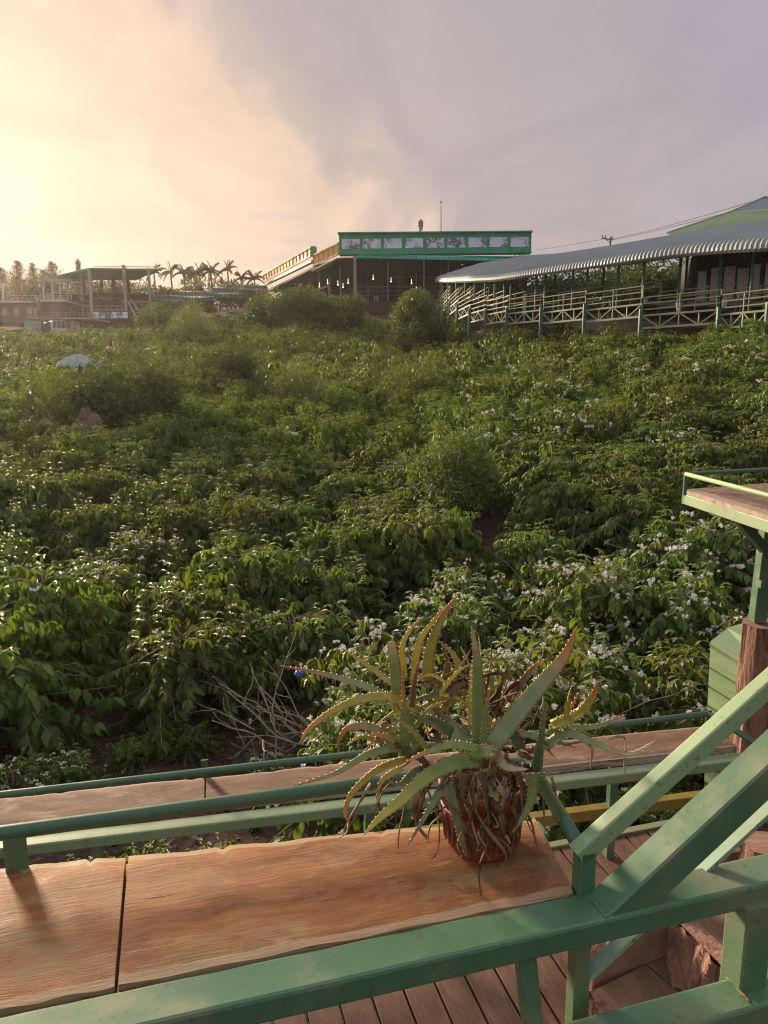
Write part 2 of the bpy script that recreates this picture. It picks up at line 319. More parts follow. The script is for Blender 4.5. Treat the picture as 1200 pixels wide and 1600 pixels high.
def coffee_leaves(rng, H, Rr, nb, step, L0, lod, flower=0.0):
    P, D, U, LL, TI = [], [], [], [], []; fl = []; br = []
    for i in range(nb):
        f = (i + rng.random())/nb; h = H*(.22 + .74*f); az = i*2.4 + rng.normal(0, .35)
        ln = Rr*(1.05 - .62*max(0, f - .35)/.65)*rng.uniform(.72, 1.12)*(1 if f > .15 else .75)
        o = np.array([math.cos(az), math.sin(az), 0]); s = np.array([-o[1], o[0], 0]); rise = rng.uniform(.05, .45)*(0.6 + f); dr = rng.uniform(.25, .6)
        pts = []
        for t in np.linspace(0, 1, 7):
            p = o*(ln*t) + np.array([0, 0, h + rise*ln*t - dr*ln*t*t]) + s*(.12*ln*math.sin(3*t + i)); pts.append(p)
        br.append(pts); n = max(3, int(ln*.72/step))
        for k in range(n):
            t = .28 + .72*(k + .5)/n; q = t*6; a = int(min(5, q)); p = pts[a]*(1 - q + a) + pts[a+1]*(q - a)
            for sg in (-1, 1):
                d = s*sg*rng.uniform(.35, .8) + o*rng.uniform(.15, .55) + np.array([0, 0, -rng.uniform(.25, 1.5)])
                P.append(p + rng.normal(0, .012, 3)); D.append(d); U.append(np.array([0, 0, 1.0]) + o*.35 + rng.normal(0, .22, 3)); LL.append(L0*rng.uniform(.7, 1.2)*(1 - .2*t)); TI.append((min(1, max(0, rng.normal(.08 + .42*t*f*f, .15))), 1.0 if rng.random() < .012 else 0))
            if rng.random() < flower*(.4 + .6*f): fl.append(p + np.array([0, 0, .055]) + o*.03)
        p = pts[-1]
        for k in range(6):                    # the drooping rosette that ends a shoot
            a2 = k*1.05 + rng.random(); d = np.array([math.cos(a2), math.sin(a2), 0])*.75 + o*.3 + np.array([0, 0, -rng.uniform(.3, 1.3)])
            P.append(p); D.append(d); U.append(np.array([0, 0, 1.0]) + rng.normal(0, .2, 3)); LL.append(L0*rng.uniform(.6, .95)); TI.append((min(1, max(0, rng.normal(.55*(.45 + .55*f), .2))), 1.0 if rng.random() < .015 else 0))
    for i in range(max(4, nb//5)):                # upright new shoots
        az = rng.uniform(0, 6.28); r = Rr*.62*math.sqrt(rng.random()); b = np.array([r*math.cos(az), r*math.sin(az), H*(.92 - .3*(r/Rr)**2)]); hh = rng.uniform(.12, .38)
        for k in range(4):
            z = hh*k/3
            for q in range(2 if k < 3 else 5):
                a2 = k*1.57 + q*(3.14 if k < 3 else 1.26) + rng.normal(0, .3); d = np.array([math.cos(a2), math.sin(a2), .25 - .45*rng.random()])
                P.append(b + np.array([0, 0, z])); D.append(d); U.append(np.array([0, 0, 1.0])); LL.append(L0*rng.uniform(.6, .95)*(1 - .12*k)); TI.append((min(1, max(0, rng.normal(.45 + .18*k, .18))), 0))
    P, D, U, LL = np.array(P), np.array(D), np.array(U), np.array(LL); TI = np.array([(a, b, 0) for a, b in TI])
    return leaf_mesh(P, D, U, LL, LL*.46, TI, lod, .42), fl, br
def blossom_mesh(rng, pts, size):
    P, D, U = [], [], []
    for p in pts:
        for c in range(rng.integers(2, 6)):
            q = p + rng.normal(0, size*1.1, 3)*np.array([1, 1, .4])
            for k in range(22):
                P.append(q); D.append(rng.normal(0, 1, 3) + np.array([0, 0, .35])); U.append(rng.normal(0, 1, 3))
    P = np.array(P); L = np.full(len(P), size)*rng.uniform(.7, 1.1, len(P)); return leaf_mesh(P, np.array(D), np.array(U), L, L*.42, np.ones((len(P), 3)), 2, .1)
def branch_mesh(rng, br, H, twigs=0):
    mb = MB()
    for k in range(3):
        a = k*2.1 + rng.random(); lean = rng.uniform(.05, .25)
        mb.tube([(0.06*math.cos(a), .06*math.sin(a), -.25), (lean*.4*math.cos(a), lean*.4*math.sin(a), H*.45), (lean*math.cos(a), lean*math.sin(a), H*.95)], [.035, .026, .012], 6)
    for pts in br[::2]: mb.tube([tuple(p) for p in pts[::2]], [.011, .008, .006, .004], 4, False)
    for k in range(twigs):
        a = rng.uniform(0, 6.28); p = np.array([.2*math.cos(a), .2*math.sin(a), rng.uniform(.2, H*.6)]); pts = [tuple(p)]; d = np.array([math.cos(a), math.sin(a), rng.uniform(.0, .9)])
        for j in range(5): d = d + rng.normal(0, .28, 3) + np.array([0, 0, -.05]); p = p + d/np.linalg.norm(d)*.24; pts.append(tuple(p))
        mb.tube(pts, [.010, .009, .007, .006, .004, .003], 4, False)
    mb.smooth = True; return mb
VAR = {}
def variant(key, seed, H, Rr, nb, step, L0, lod, flower, twigs=0, bsize=.025):
    rng = np.random.default_rng(seed); (v, f, t, u), fl, br = coffee_leaves(rng, H, Rr, nb, step, L0, lod, flower)
    d = {'leaf': np_mesh('crown', v, f, M['leaf'] if lod == 0 else M['leaf_far'], t, u), 'raw': (v, f, t, u)}
    mb = branch_mesh(rng, br, H, twigs); me = bpy.data.meshes.new('stems'); me.from_pydata(mb.v, [], mb.f); me.materials.append(M['twig'] if twigs > 12 else M['trunk']); me.polygons.foreach_set('use_smooth', [True]*len(me.polygons)); d['stem'] = me
    if flower and fl: v, f, t, u = blossom_mesh(rng, fl, bsize); d['flower'] = np_mesh('blossoms', v, f, M['petal'], t, u)
    VAR.setdefault(key, []).append(d)
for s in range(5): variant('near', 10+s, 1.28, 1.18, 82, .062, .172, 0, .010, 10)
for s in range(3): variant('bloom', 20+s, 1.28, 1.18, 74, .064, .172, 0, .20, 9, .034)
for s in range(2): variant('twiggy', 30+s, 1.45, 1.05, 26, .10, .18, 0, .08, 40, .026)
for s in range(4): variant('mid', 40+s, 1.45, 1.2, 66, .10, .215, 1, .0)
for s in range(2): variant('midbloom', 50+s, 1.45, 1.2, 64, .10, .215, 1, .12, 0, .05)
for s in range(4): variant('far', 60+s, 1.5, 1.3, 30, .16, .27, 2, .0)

# bigger bushes and where nothing grows: (px, py of the crown's middle, distance, radius)
BIG = []
def big_spot(px, y, r): p = PY(px, 600, y); BIG.append((p.x, y, r)); return p.x
rnd = random.Random(5)
def blocked(x, y):
    for bx, by, br in BIG:
        if (x-bx)**2 + (y-by)**2 < (br*.75)**2: return True
    if y < 5.9 and x > 1.55: return True                    # sheet and log post
    if x < -.28*y and y < 6.5: return True                      # bare red soil at the lower left
    if y < 4.75 + .25*x: return True                        # the lower deck and its counter
    for (ax, ay), (bx, by) in zip(WALK[:-1], WALK[1:]):     # beyond the front of the right walkway
        if min(ax, bx) - .5 < x < max(ax, bx) + .5:
            t = (x-ax)/(bx-ax) if bx != ax else 0
            if y > ay + (by-ay)*t + 9: return True
    if x > 17: return y > 30
    if x > 12.5 and y > 37: return True
    if y > 79: return True
    return False
# front line of the right walkway: photo x, distance
WPX = [(1330, 31), (1200, 33.2), (1125, 35.5), (1003, 39), (915, 42.5), (847, 45.8), (793, 48.5), (760, 51.5), (735, 55), (716, 60), (703, 66), (692, 73), (684, 79)]
WALK = [(PY(px, 490, y).x, y) for px, y in WPX]
spots_big = dict(dark_left=(195, 27, 2.3), olive_left=(85, 28, 2.2), mid_left=(365, 38, 2.0), pale_left=(300, 62, 2.4), dome=(658, 56, 2.9), pale_centre=(485, 33, 2.2), narrow=(705, 15.5, 1.3), pale_mid=(640, 36, 2.0), heap1=(425, 72, 3.2), heap2=(480, 70, 3.4), heap3=(530, 71, 2.9), heap4=(250, 70, 2.8))
SB = {k: (big_spot(px, y, r), y, r) for k, (px, y, r) in spots_big.items()}
for (px, y, r) in ((122, 29.5, .9), (122, 27.8, .9)): big_spot(px, y, r)

rows = []; y = 5.6; far_pts = []; shrubs = []; ri = 0
while y < 80:
    sp = 1.68 if y < 40 else 2.0; half = .56*y + 1.6; x = -half + rnd.random()*sp; row = []
    while x < half:
        xx, yy = x + rnd.uniform(-.42, .42), y + rnd.uniform(-.45, .45)
        if not blocked(xx, yy): row.append((xx, yy, ri))
        x += sp
    row.sort(); shrubs += row; y += sp*.98; ri += 1
shrubs.sort(key=lambda s: s[1]); near_s, far_s = shrubs[:300], shrubs[300:]
NUM = 'first second third fourth fifth sixth seventh eighth ninth tenth eleventh twelfth thirteenth fourteenth fifteenth sixteenth seventeenth eighteenth nineteenth twentieth'.split()
byrow = {}
for s in near_s:
    px = project((s[0], s[1], gz(s[0], s[1]) + 1))[0]
    if -60 < px < 1260: byrow.setdefault(s[2], []).append(s)
order = {s: (k, len(r)) for r in byrow.values() for k, s in enumerate(sorted(r))}
rrng = np.random.default_rng(8)
def col_of(px): return ('at the left edge' if px < 130 else 'left of the aloe' if px < 430 else 'above the aloe' if px < 800 else 'right of the aloe' if px < 1060 else 'by the right edge')
for s in near_s:
    x, y, r = s; px, py = project((x, y, gz(x, y) + 1.1)); dist = math.hypot(x, y)
    bloom = None
    if y < 20:
        if px > 600 and y < 11.5: bloom = 'bloom' if rrng.random() < .9 else 'near'
        elif 330 < px < 560 and y < 7.6: bloom = 'twiggy'
        else: bloom = 'near' if rrng.random() < .94 else 'bloom'
        if y > 13 and bloom == 'near': bloom = 'near'
    else: bloom = 'midbloom' if (px > 780 and rrng.random() < .4) or rrng.random() < .02 else 'mid'
    k = VAR[bloom][int(rrng.integers(len(VAR[bloom])))]
    look = {'bloom': 'coffee shrub in thick white bloom', 'near': 'glossy green coffee shrub', 'twiggy': 'sparse coffee shrub with bare grey twigs', 'mid': 'leafy coffee shrub', 'midbloom': 'coffee shrub flecked with white blossom'}[bloom]
    if s in order and r < 9: lab = f'{look}, {NUM[order[s][0]]} from left in {NUM[r]} row uphill'
    elif s in order: lab = f'{look} {col_of(px)}, {NUM[min(19, r)]} row uphill from the counter'
    else: lab = f'{look} just outside the frame, {NUM[min(19, r)]} row uphill'
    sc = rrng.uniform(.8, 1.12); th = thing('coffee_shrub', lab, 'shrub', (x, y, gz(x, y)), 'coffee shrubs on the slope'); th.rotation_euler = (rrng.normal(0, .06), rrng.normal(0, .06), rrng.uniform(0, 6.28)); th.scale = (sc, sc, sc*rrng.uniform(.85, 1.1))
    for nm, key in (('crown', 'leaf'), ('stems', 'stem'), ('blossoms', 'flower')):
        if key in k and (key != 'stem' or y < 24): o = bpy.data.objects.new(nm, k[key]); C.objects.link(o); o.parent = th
parts = []
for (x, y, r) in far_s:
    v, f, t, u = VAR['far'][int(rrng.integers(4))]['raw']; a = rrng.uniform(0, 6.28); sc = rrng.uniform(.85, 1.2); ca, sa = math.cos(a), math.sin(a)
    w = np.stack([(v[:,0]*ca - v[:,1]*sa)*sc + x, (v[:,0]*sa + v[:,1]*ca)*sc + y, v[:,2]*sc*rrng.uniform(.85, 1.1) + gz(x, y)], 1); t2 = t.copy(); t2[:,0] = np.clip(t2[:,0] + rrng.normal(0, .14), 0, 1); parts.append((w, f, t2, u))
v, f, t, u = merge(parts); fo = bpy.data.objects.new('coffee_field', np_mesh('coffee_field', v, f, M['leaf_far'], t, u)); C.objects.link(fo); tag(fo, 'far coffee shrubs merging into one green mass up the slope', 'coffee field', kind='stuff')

# young plants under the bigger shrubs, close to the counters
for px, py, z, sc, bl, lab in [(95, 1205, -3.55, .34, 'bloom', 'small blossoming coffee seedling at the left edge above the rail'), (20, 1225, -3.5, .38, 'bloom', 'leafy coffee seedling in the lower left corner of the slope'), (205, 1165, -3.6, .26, 'near', 'small green coffee seedling on bare soil, lower left'), (300, 1150, -3.6, .30, 'near', 'drooping coffee seedling on bare soil left of the twiggy shrub'), (420, 1190, -3.5, .3, 'bloom', 'low blossoming seedling under the twiggy shrub'), (925, 1235, -3.3, .30, 'near', 'low leafy plant seen between counter and yellow bar'), (1005, 1235, -3.25, .34, 'bloom', 'white-blossomed seedling behind the inner handrail'), (1075, 1215, -3.3, .3, 'near', 'green seedling below the sheet fence'), (1030, 1290, -3.1, .22, 'bloom', 'tiny white-flowered plant under the yellow bar'), (215, 1330, -3.1, .36, 'near', 'leafy plant peeping up between the two counters, left'), (330, 1315, -3.1, .33, 'near', 'leafy plant peeping up between the two counters, middle'), (120, 1345, -3.1, .33, 'near', 'leafy plant between the two counters near the rail post')]:
    p = PZ(px, py + 20, z); k = VAR[bl][int(rrng.integers(len(VAR[bl])))]; th = thing('coffee_seedling', lab, 'seedling', (p.x, p.y, min(p.z, gz(p.x, p.y)) - .05), 'young coffee plants by the counters'); th.rotation_euler = (0, 0, rrng.uniform(0, 6.28)); th.scale = (sc, sc, sc*.9)
    for nm, key in (('crown', 'leaf'), ('stems', 'stem'), ('blossoms', 'flower')):
        if key in k: o = bpy.data.objects.new(nm, k[key]); C.objects.link(o); o.parent = th
# low weeds and leaf litter between the near shrubs
P, D, U, L, T = [], [], [], [], []
for k in range(6500):
    y = 4.6 + 9*rrng.random()**1.3; x = rrng.uniform(-.58*y - .5, .58*y + .5)
    if y < 4.4 + .25*x: continue
    P.append((x, y, gz(x, y) + .02)); D.append((rrng.normal(), rrng.normal(), rrng.normal(0, .25))); U.append((rrng.normal(0, .3), rrng.normal(0, .3), 1)); L.append(rrng.uniform(.03, .12)); T.append(rrng.random())
L = np.array(L); v, f, t, u = leaf_mesh(np.array(P), np.array(D), np.array(U), L, L*.4, np.array([((.085, .045, .03) if k < .55 else (.14, .085, .055) if k < .85 else (.23, .16, .10) if k < .97 else (.10, .12, .03)) for k in T]), 1, .3)
lo = bpy.data.objects.new('leaf_litter', np_mesh('leaf_litter', v, f, M['dry'], t, u)); C.objects.link(lo); tag(lo, 'dry fallen leaves strewn on the red soil', 'leaf litter', kind='stuff')

def blob_crown(rng, blobs, n, L0, lod=1, spiky=0.0, wr=.45, tl=.35):   # leaf clumps on and inside several overlapping lobes
    P, D, U, TI = [], [], [], []; vol = sum(b[3]**2 for b in blobs)
    for (cx, cy, cz, r) in blobs:
        k = int(n*r*r/vol); d = nrmz(rng.normal(0, 1, (k, 3))); rad = r*(1 - .45*rng.random(k)**2.2)*(1 + .13*np.sin(d[:,0]*7 + cx*3)*np.cos(d[:,2]*6 + cy*2))
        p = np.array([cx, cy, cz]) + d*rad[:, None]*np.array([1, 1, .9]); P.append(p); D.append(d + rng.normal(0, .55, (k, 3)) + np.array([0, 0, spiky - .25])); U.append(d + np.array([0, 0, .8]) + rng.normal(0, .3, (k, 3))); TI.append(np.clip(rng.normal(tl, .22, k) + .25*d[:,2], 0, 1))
    P = np.concatenate(P); D = np.concatenate(D); U = np.concatenate(U); T = np.concatenate(TI); L = L0*rng.uniform(.6, 1.2, len(P))
    return leaf_mesh(P, D, U, L, L*wr, np.stack([T, np.zeros_like(T), np.zeros_like(T)], 1), lod, .2)
def plant(name, label, cat, loc, crown, mat, trunk, tmat=None, group=None):
    th = thing(name, label, cat, loc, group); v, f, t, u = crown
    o = bpy.data.objects.new('crown', np_mesh('crown', v, f, mat, t, u)); C.objects.link(o); o.parent = th
    mb = MB(); 
    for pts, rs in trunk: mb.tube(pts, rs, 6)
    mb.v = [tuple(Vector(p) + Vector(loc)) for p in mb.v]; mb.build('trunk', tmat or M['trunk'], th, True); return th
def lobes(rng, r, h, k=9): 
    out = [(0, 0, h*.5, r*.68)]
    for i in range(int(k*1.8)): a = rng.uniform(0, 6.28); q = r*rng.uniform(.25, .82); out.append((q*math.cos(a), q*math.sin(a), h*(rng.uniform(.3, .9) - .25*(q/r)**2), r*rng.uniform(.2, .42)))
    return out
def stems(rng, r, h): return [([(0, 0, -.3), (.1*r*math.cos(a), .1*r*math.sin(a), h*.3), (.5*r*math.cos(a), .5*r*math.sin(a), h*.72)], [.09, .07, .03]) for a in rng.uniform(0, 6.28, 5)]
BUSH = [('dark_left', 'bush', 'round dark bush right of the little teal roof', 3.4, 9000, .17, M['bush'], .2), ('olive_left', 'bush', 'loose olive bush left of the round dark bush', 2.5, 5200, .17, M['bush_light'], .3),
        ('mid_left', 'bush', 'rounded grey-green bush standing in mid field', 2.9, 5600, .18, M['bush'], .5), ('pale_left', 'bush', 'tall pale yellow-green bush below the left walkway roofs', 4.0, 4200, .26, M['bush_light'], .6),
        ('dome', 'bush', 'big dome-shaped dark bush in front of the dark pavilion', 5.2, 9500, .24, M['bush'], .4), ('pale_centre', 'bush', 'wispy pale bush in the middle of the field', 2.9, 3600, .17, M['bush_light'], .6),
        ('narrow', 'bush', 'narrow-leaved grey-green bush above the potted aloe', 2.6, 3600, .18, M['bush_narrow'], .42), ('pale_mid', 'bush', 'soft yellow-green bush downhill of the dome-shaped bush', 2.6, 3000, .19, M['bush_light'], .5),
        ('heap1', 'bush', 'broad bush at the left foot of the pavilion', 4.0, 5500, .30, M['bush'], .5), ('heap2', 'bush', 'spreading grey-green bush under the orange parapet', 4.7, 6500, .30, M['bush'], .6), ('heap3', 'bush', 'rounded bush under the pale front column of the pavilion', 4.1, 5200, .30, M['bush'], .6),
        ('heap4', 'bush', 'dusky bush beside the blue picture banner', 3.3, 4200, .3, M['bush'], .4)]
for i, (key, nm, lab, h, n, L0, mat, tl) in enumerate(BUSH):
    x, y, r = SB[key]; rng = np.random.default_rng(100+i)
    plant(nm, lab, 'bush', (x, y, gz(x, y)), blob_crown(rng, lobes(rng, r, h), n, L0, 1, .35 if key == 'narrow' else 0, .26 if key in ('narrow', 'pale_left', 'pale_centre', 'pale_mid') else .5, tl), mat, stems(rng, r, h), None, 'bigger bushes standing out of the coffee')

# trees on the skyline
def palm(px, py_top, y, lab, seed, sc=1.0):
    rng = np.random.default_rng(seed); top = PY(px, py_top + 10*sc, y); base = gz(top.x, y); h = top.z - base; P, D, U, L = [], [], [], []; nf = int(rng.integers(11, 15))
    for k in range(nf):
        a = k*6.283/nf*2 + rng.normal(0, .3); el = [1.25, .85, .5, .15, -.15][k % 5] + rng.normal(0, .12); o = np.array([math.cos(a), math.sin(a), 0]); ln = rng.uniform(1.7, 2.3)*sc; s = np.array([-o[1], o[0], 0])
        for t in np.linspace(.08, 1, 30):
            p = o*ln*t*math.cos(el*.75) + np.array([0, 0, h + ln*(math.sin(el)*t - (.35 + .25*math.cos(el))*t*t)])
            for sg in (-1, 1): P.append(p); D.append(s*sg*.7 + o*.7 + np.array([0, 0, -.75 + rng.normal(0, .15)])); U.append((0, 0, 1.)); L.append(.5*sc*(1 - .45*t) + .08)
    P = np.array(P); L = np.array(L); n = len(P); tt = np.clip(rng.normal(.3, .2, n), 0, 1)
    cr = leaf_mesh(P, np.array(D), np.array(U), L, L*.24, np.stack([tt, tt*0, tt*0], 1), 2, .2)
    plant('palm_tree', lab, 'palm tree', (top.x, y, base), cr, M['palm'], [([(0, 0, -.5), (.15, 0, h*.5), (0, 0, h)], [.20*sc, .15*sc, .11*sc])], M['trunk'], 'palms on the skyline')
PALMS = [(240, 414, 'short palm half behind the right end of the green canopy'), (266, 413, 'slim palm just right of the green canopy'), (287, 414, 'wide palm between two slim ones left of the rounded tree'), (311, 413, 'palm with upright fronds left of the rounded tree'), (329, 412, 'ragged palm above the rounded tree'),
         (355, 409, 'tallest palm of the skyline row'), (377, 424, 'low palm right of the tallest palm'), (397, 425, 'low palm next to the orange parapet end'), (303, 418, 'small palm squeezed behind two others')]
for i, (px, py, lab) in enumerate(PALMS): palm(px, py, 112 + (i*7) % 9, lab, 300+i, 1.0 if py < 420 else .85)
def tiered(px, py_top, y, w, lab, seed, cat='conifer'):
    rng = np.random.default_rng(seed); top = PY(px, py_top, y); base = gz(top.x, y); h = top.z - base; P, D, U, L = [], [], [], []; z = h*.15
    while z < h:
        f = (h - z)/h; ln0 = w*min(1, (f**.8)*1.15) + .12; a = rng.uniform(0, 6.28); o = np.array([math.cos(a), math.sin(a), 0]); s = np.array([-o[1], o[0], 0]); ln = ln0*rng.uniform(.45, 1.15); up = rng.uniform(.15, .75)
        for t in np.linspace(.05, 1, int(6 + ln*5)):
            p = o*ln*t + np.array([0, 0, z + ln*up*t])
            for sg in (-1, 1): P.append(p + rng.normal(0, .05, 3)); D.append(s*sg*.55 + o*.8 + np.array([0, 0, rng.normal(.2, .3)])); U.append((0, 0, 1.)); L.append(rng.uniform(.3, .6))
        z += h*.0055
    P = np.array(P); L = np.array(L); tt = np.clip(rng.normal(.35, .2, len(P)), 0, 1)
    plant('conifer_tree', lab, cat, (top.x, y, base), leaf_mesh(P, np.array(D), np.array(U), L, L*.3, np.stack([tt, tt*0, tt*0], 1), 2, .1), M['tree'], [([(0, 0, -.5), (0, 0, h*.97)], [.2, .03])], None, 'tiered conifers behind the left terrace')
for i, (px, py, w, lab) in enumerate([(27, 409, 2.2, 'pointed bristly conifer behind the red gate'), (50, 413, 1.6, 'slender dark conifer beside the pointed one'), (82, 411, 3.0, 'broad bristly conifer behind the white pergola'), (2, 421, 2.6, 'conifer cut by the left picture edge'), (68, 424, 2.2, 'low conifer between slender and broad ones'), (122, 407, 1.1, 'thin spire conifer above the left end of the canopy roof')]): tiered(px, py, 118 + i*2, w, lab, 400+i)
TREES = [(322, 438, 108, 4.2, 3.6, 'rounded light tree under the palms', M['bush'], .6), (280, 446, 106, 3.4, 2.6, 'yellow-green tree above the lowest walkway roof', M['bush_light'], .6), (256, 447, 107, 3.0, 2.4, 'small dull tree right of the green canopy', M['bush'], .4), (360, 440, 107, 3.6, 2.8, 'flat leafy tree left of the orange parapet', M['bush'], .5),
         (150, 447, 108, 5, 4, 'grey-green tree seen through the canopy columns', M['bush'], .45), (185, 450, 109, 5, 4, 'yellowish tree seen through the middle of the canopy', M['bush_light'], .35), (215, 452, 108, 5, 4, 'dusky tree behind the right canopy columns', M['bush'], .4), (110, 450, 110, 5, 4, 'hazy tree behind the left canopy columns', M['bush'], .4), (60, 455, 110, 4.5, 4, 'low tree behind the white pergola', M['bush'], .4), (15, 455, 112, 4.5, 4, 'low tree behind the pink gate', M['bush'], .4), (395, 446, 106, 3, 2.2, 'little tree at the end of the orange parapet', M['bush'], .5)]
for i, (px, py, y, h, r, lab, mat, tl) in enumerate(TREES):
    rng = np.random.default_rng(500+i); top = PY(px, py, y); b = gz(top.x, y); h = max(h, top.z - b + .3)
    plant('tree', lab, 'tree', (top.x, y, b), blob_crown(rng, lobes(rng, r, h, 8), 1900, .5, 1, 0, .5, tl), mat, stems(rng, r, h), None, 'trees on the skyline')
TR2 = [(800, 436, 80), (842, 440, 78), (880, 432, 74), (925, 430, 72), (965, 424, 66), (1005, 426, 62), (1045, 418, 60), (1085, 420, 56), (765, 446, 84), (860, 446, 70), (1020, 436, 55)]
WHERE = ['beyond the narrow end of the grey roof', 'in the third bay of the grey roof', 'behind the white gap under the grey roof', 'right of the white gap under the grey roof', 'above the rising handrail under the grey roof', 'left of the dark tree under the grey roof', 'beside the curtained glass doors', 'behind the curtained glass doors', 'at the dark end of the roofed walk', 'low down under the third bay of the roof', 'just left of the doors, near and dark']
for i, (px, py, y) in enumerate(TR2):
    rng = np.random.default_rng(600+i); top = PY(px, py - 12, y); b = gz(top.x, y) + .3; h = max(3.0, top.z - b); r = 3.4 if i < 9 else 2.2
    plant('tree', 'dark leafy tree ' + WHERE[i], 'tree', (top.x, y, b), blob_crown(rng, lobes(rng, r, h, 9), 2200, .42, 1, 0, .5, .25), M['tree'], stems(rng, r, h), None, 'dark trees behind the roofed walk')

# ------------------------------------------------------------------ the pavilion on the hilltop
def V(*a): return Vector(a)
pv = thing('pavilion', 'dark open pavilion with a green picture fascia and orange parapets on the hilltop', 'pavilion', PY(680, 472, 88))
def yl(px): return 86.5 - (px - 530)/300.0            # its front leans very slightly towards us on the right
def FP(px, py, d=0): return PY(px, py, yl(px) + d)
mb = MB(); tl, tr_, br_, bl = FP(529.5, 365.5), FP(830.5, 363), FP(830, 394.5), FP(530.5, 397.5); back = V(.0, 1.0, 0)
mb.prism([tl, tr_, br_, bl], back); fas = mb.build('fascia', M['fascia'], pv)
mb = MB()
mb.beam(tl + V(-.1, .3, .05), tr_ + V(.1, .3, .05), 1.5, .12); mb.beam(bl + V(0, .3, 0), br_ + V(0, .3, 0), 1.4, .16)
for k in range(10): px = 531 + k*33; a, b = FP(px, 367, -.05), FP(px, 395, -.05); mb.beam(a, b, .10, .10)
mb.build('fascia_trim', M['fascia'], pv)
for k in range(9):
    px = 534 + k*33; py = 373.6 - k*.4; mb = MB(); mb.prism([FP(px, py, -.04), FP(px+28, py - .4, -.04), FP(px+28, py+15, -.04), FP(px, py+15.2, -.04)], V(0, .05, 0)); mb.build('picture_panel', M['picture'], pv)
zr = br_.z - .35; zf = PY(600, 470, 86).z
def parapet(p0t, p0b, p1t, p1b, n):     # points as (px, py, distance)
    a, b, c, d = PY(*p0t), PY(*p1t), PY(*p1b), PY(*p0b); mb = MB(); mb.prism([a, b, c, d], V(.25, 0, 0)); mb.build('parapet_panel', M['orange'], pv)
    mb = MB(); 
    for p, q in ((a, b), (d, c)): mb.beam(p + V(-.04, 0, 0), q + V(-.04, 0, 0), .16, .16)
    for k in range(n + 1): t = k/n; mb.beam(a.lerp(b, t) + V(-.05, 0, 0), d.lerp(c, t) + V(-.05, 0, 0), .13, .13)
    mb.build('parapet_frame', M['orange_rim'], pv)
parapet((529, 379.5, 87.6), (529, 397, 87.6), (490.5, 398.5, 92.8), (490.5, 415, 92.8), 5)
parapet((486, 386, 96), (486, 400, 96), (411.5, 429.5, 118), (413, 440, 118), 15)
mb = MB(); mb.prism([PY(486.2, 384.5, 95.8), PY(494, 385, 95.8), PY(494, 399, 95.8), PY(486.2, 400, 95.8)], V(0, .8, 0)); mb.build('parapet_end', M['fascia'], pv)
mb = MB(); mb.beam(PY(489, 408, 95), PY(416, 444, 117), .5, .28); mb.beam(PY(531, 404, 87.5), PY(491, 424, 92.5), .9, .12); mb.build('gutter', M['cream'], pv)
mb = MB(); A, B = FP(531, 399, .2), FP(829, 396, .2)
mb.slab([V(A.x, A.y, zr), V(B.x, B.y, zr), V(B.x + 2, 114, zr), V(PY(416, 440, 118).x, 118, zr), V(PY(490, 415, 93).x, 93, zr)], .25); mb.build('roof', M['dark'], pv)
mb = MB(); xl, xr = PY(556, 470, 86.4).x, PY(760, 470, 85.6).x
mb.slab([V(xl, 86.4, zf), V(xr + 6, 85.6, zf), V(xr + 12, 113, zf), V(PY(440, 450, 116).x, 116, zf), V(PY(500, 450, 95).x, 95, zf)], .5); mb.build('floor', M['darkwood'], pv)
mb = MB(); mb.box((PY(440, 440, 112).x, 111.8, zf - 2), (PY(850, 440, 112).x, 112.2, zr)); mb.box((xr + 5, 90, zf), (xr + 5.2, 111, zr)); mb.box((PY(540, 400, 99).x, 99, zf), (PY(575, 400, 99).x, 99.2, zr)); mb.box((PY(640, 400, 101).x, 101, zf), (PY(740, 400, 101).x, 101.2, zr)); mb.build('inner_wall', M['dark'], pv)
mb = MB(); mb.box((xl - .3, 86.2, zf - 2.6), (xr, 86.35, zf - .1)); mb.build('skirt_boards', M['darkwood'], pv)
def col(px, y, w=.18, mat='steel', z0=None, nm='column', p=None, top=None, d=None):
    b = PY(px, 470, y); mb = MB(); mb.beam((b.x, y, zf - .6 if z0 is None else z0), (b.x, y, zr + .02 if top is None else top), w, w); return mb.build(nm, M[mat], p or pv)
col(555, 86.3, .34, 'cream', zf - 1.2)
for px, y in ((463, 112), (484, 104), (473, 108), (499.5, 96), (515.5, 93), (532, 90)): col(px, y, .16, 'steel', zf - 2.5)
for px, y in ((606, 87), (662, 86.6), (700, 86.4), (575, 95), (688, 92), (724, 90), (650, 97)): col(px, y, .17, 'steel')
mb = MB()
for px in (597, 605, 622, 629.5): p = PY(px, 470, 86.7); mb.beam((p.x, 86.7, zf), (p.x, 86.7, zr), .07, .07)
for z in np.arange(.5, 4.6, .85): a, b = PY(597, 470, 86.7).x, PY(629.5, 470, 86.7).x; mb.beam((a, 86.7, zf + z), (PY(605, 470, 86.7).x, 86.7, zf + z), .05, .05); mb.beam((PY(622, 470, 86.7).x, 86.7, zf + z), (b, 86.7, zf + z), .05, .05)
mb.build('lattice_frame', M['steel_green'], pv)
mb = MB()
for py in (432, 447, 454, 461): mb.beam(PY(608 if py == 432 else 560, py + 1, 86.6), PY(712, py, 86.2), .06, .07)
for px in range(562, 712, 9): mb.beam(PY(px, 447, 86.4), PY(px, 470, 86.4), .04, .04)
mb.build('railing', M['steel_green'], pv)
mb = MB(); mb.ribbed(FP(559, 397.5, -.2), FP(806, 401.5, -.2), FP(556, 402, -1.3), FP(808, 407.5, -1.3), 62, .12); mb.build('awning', M['awning'], pv)
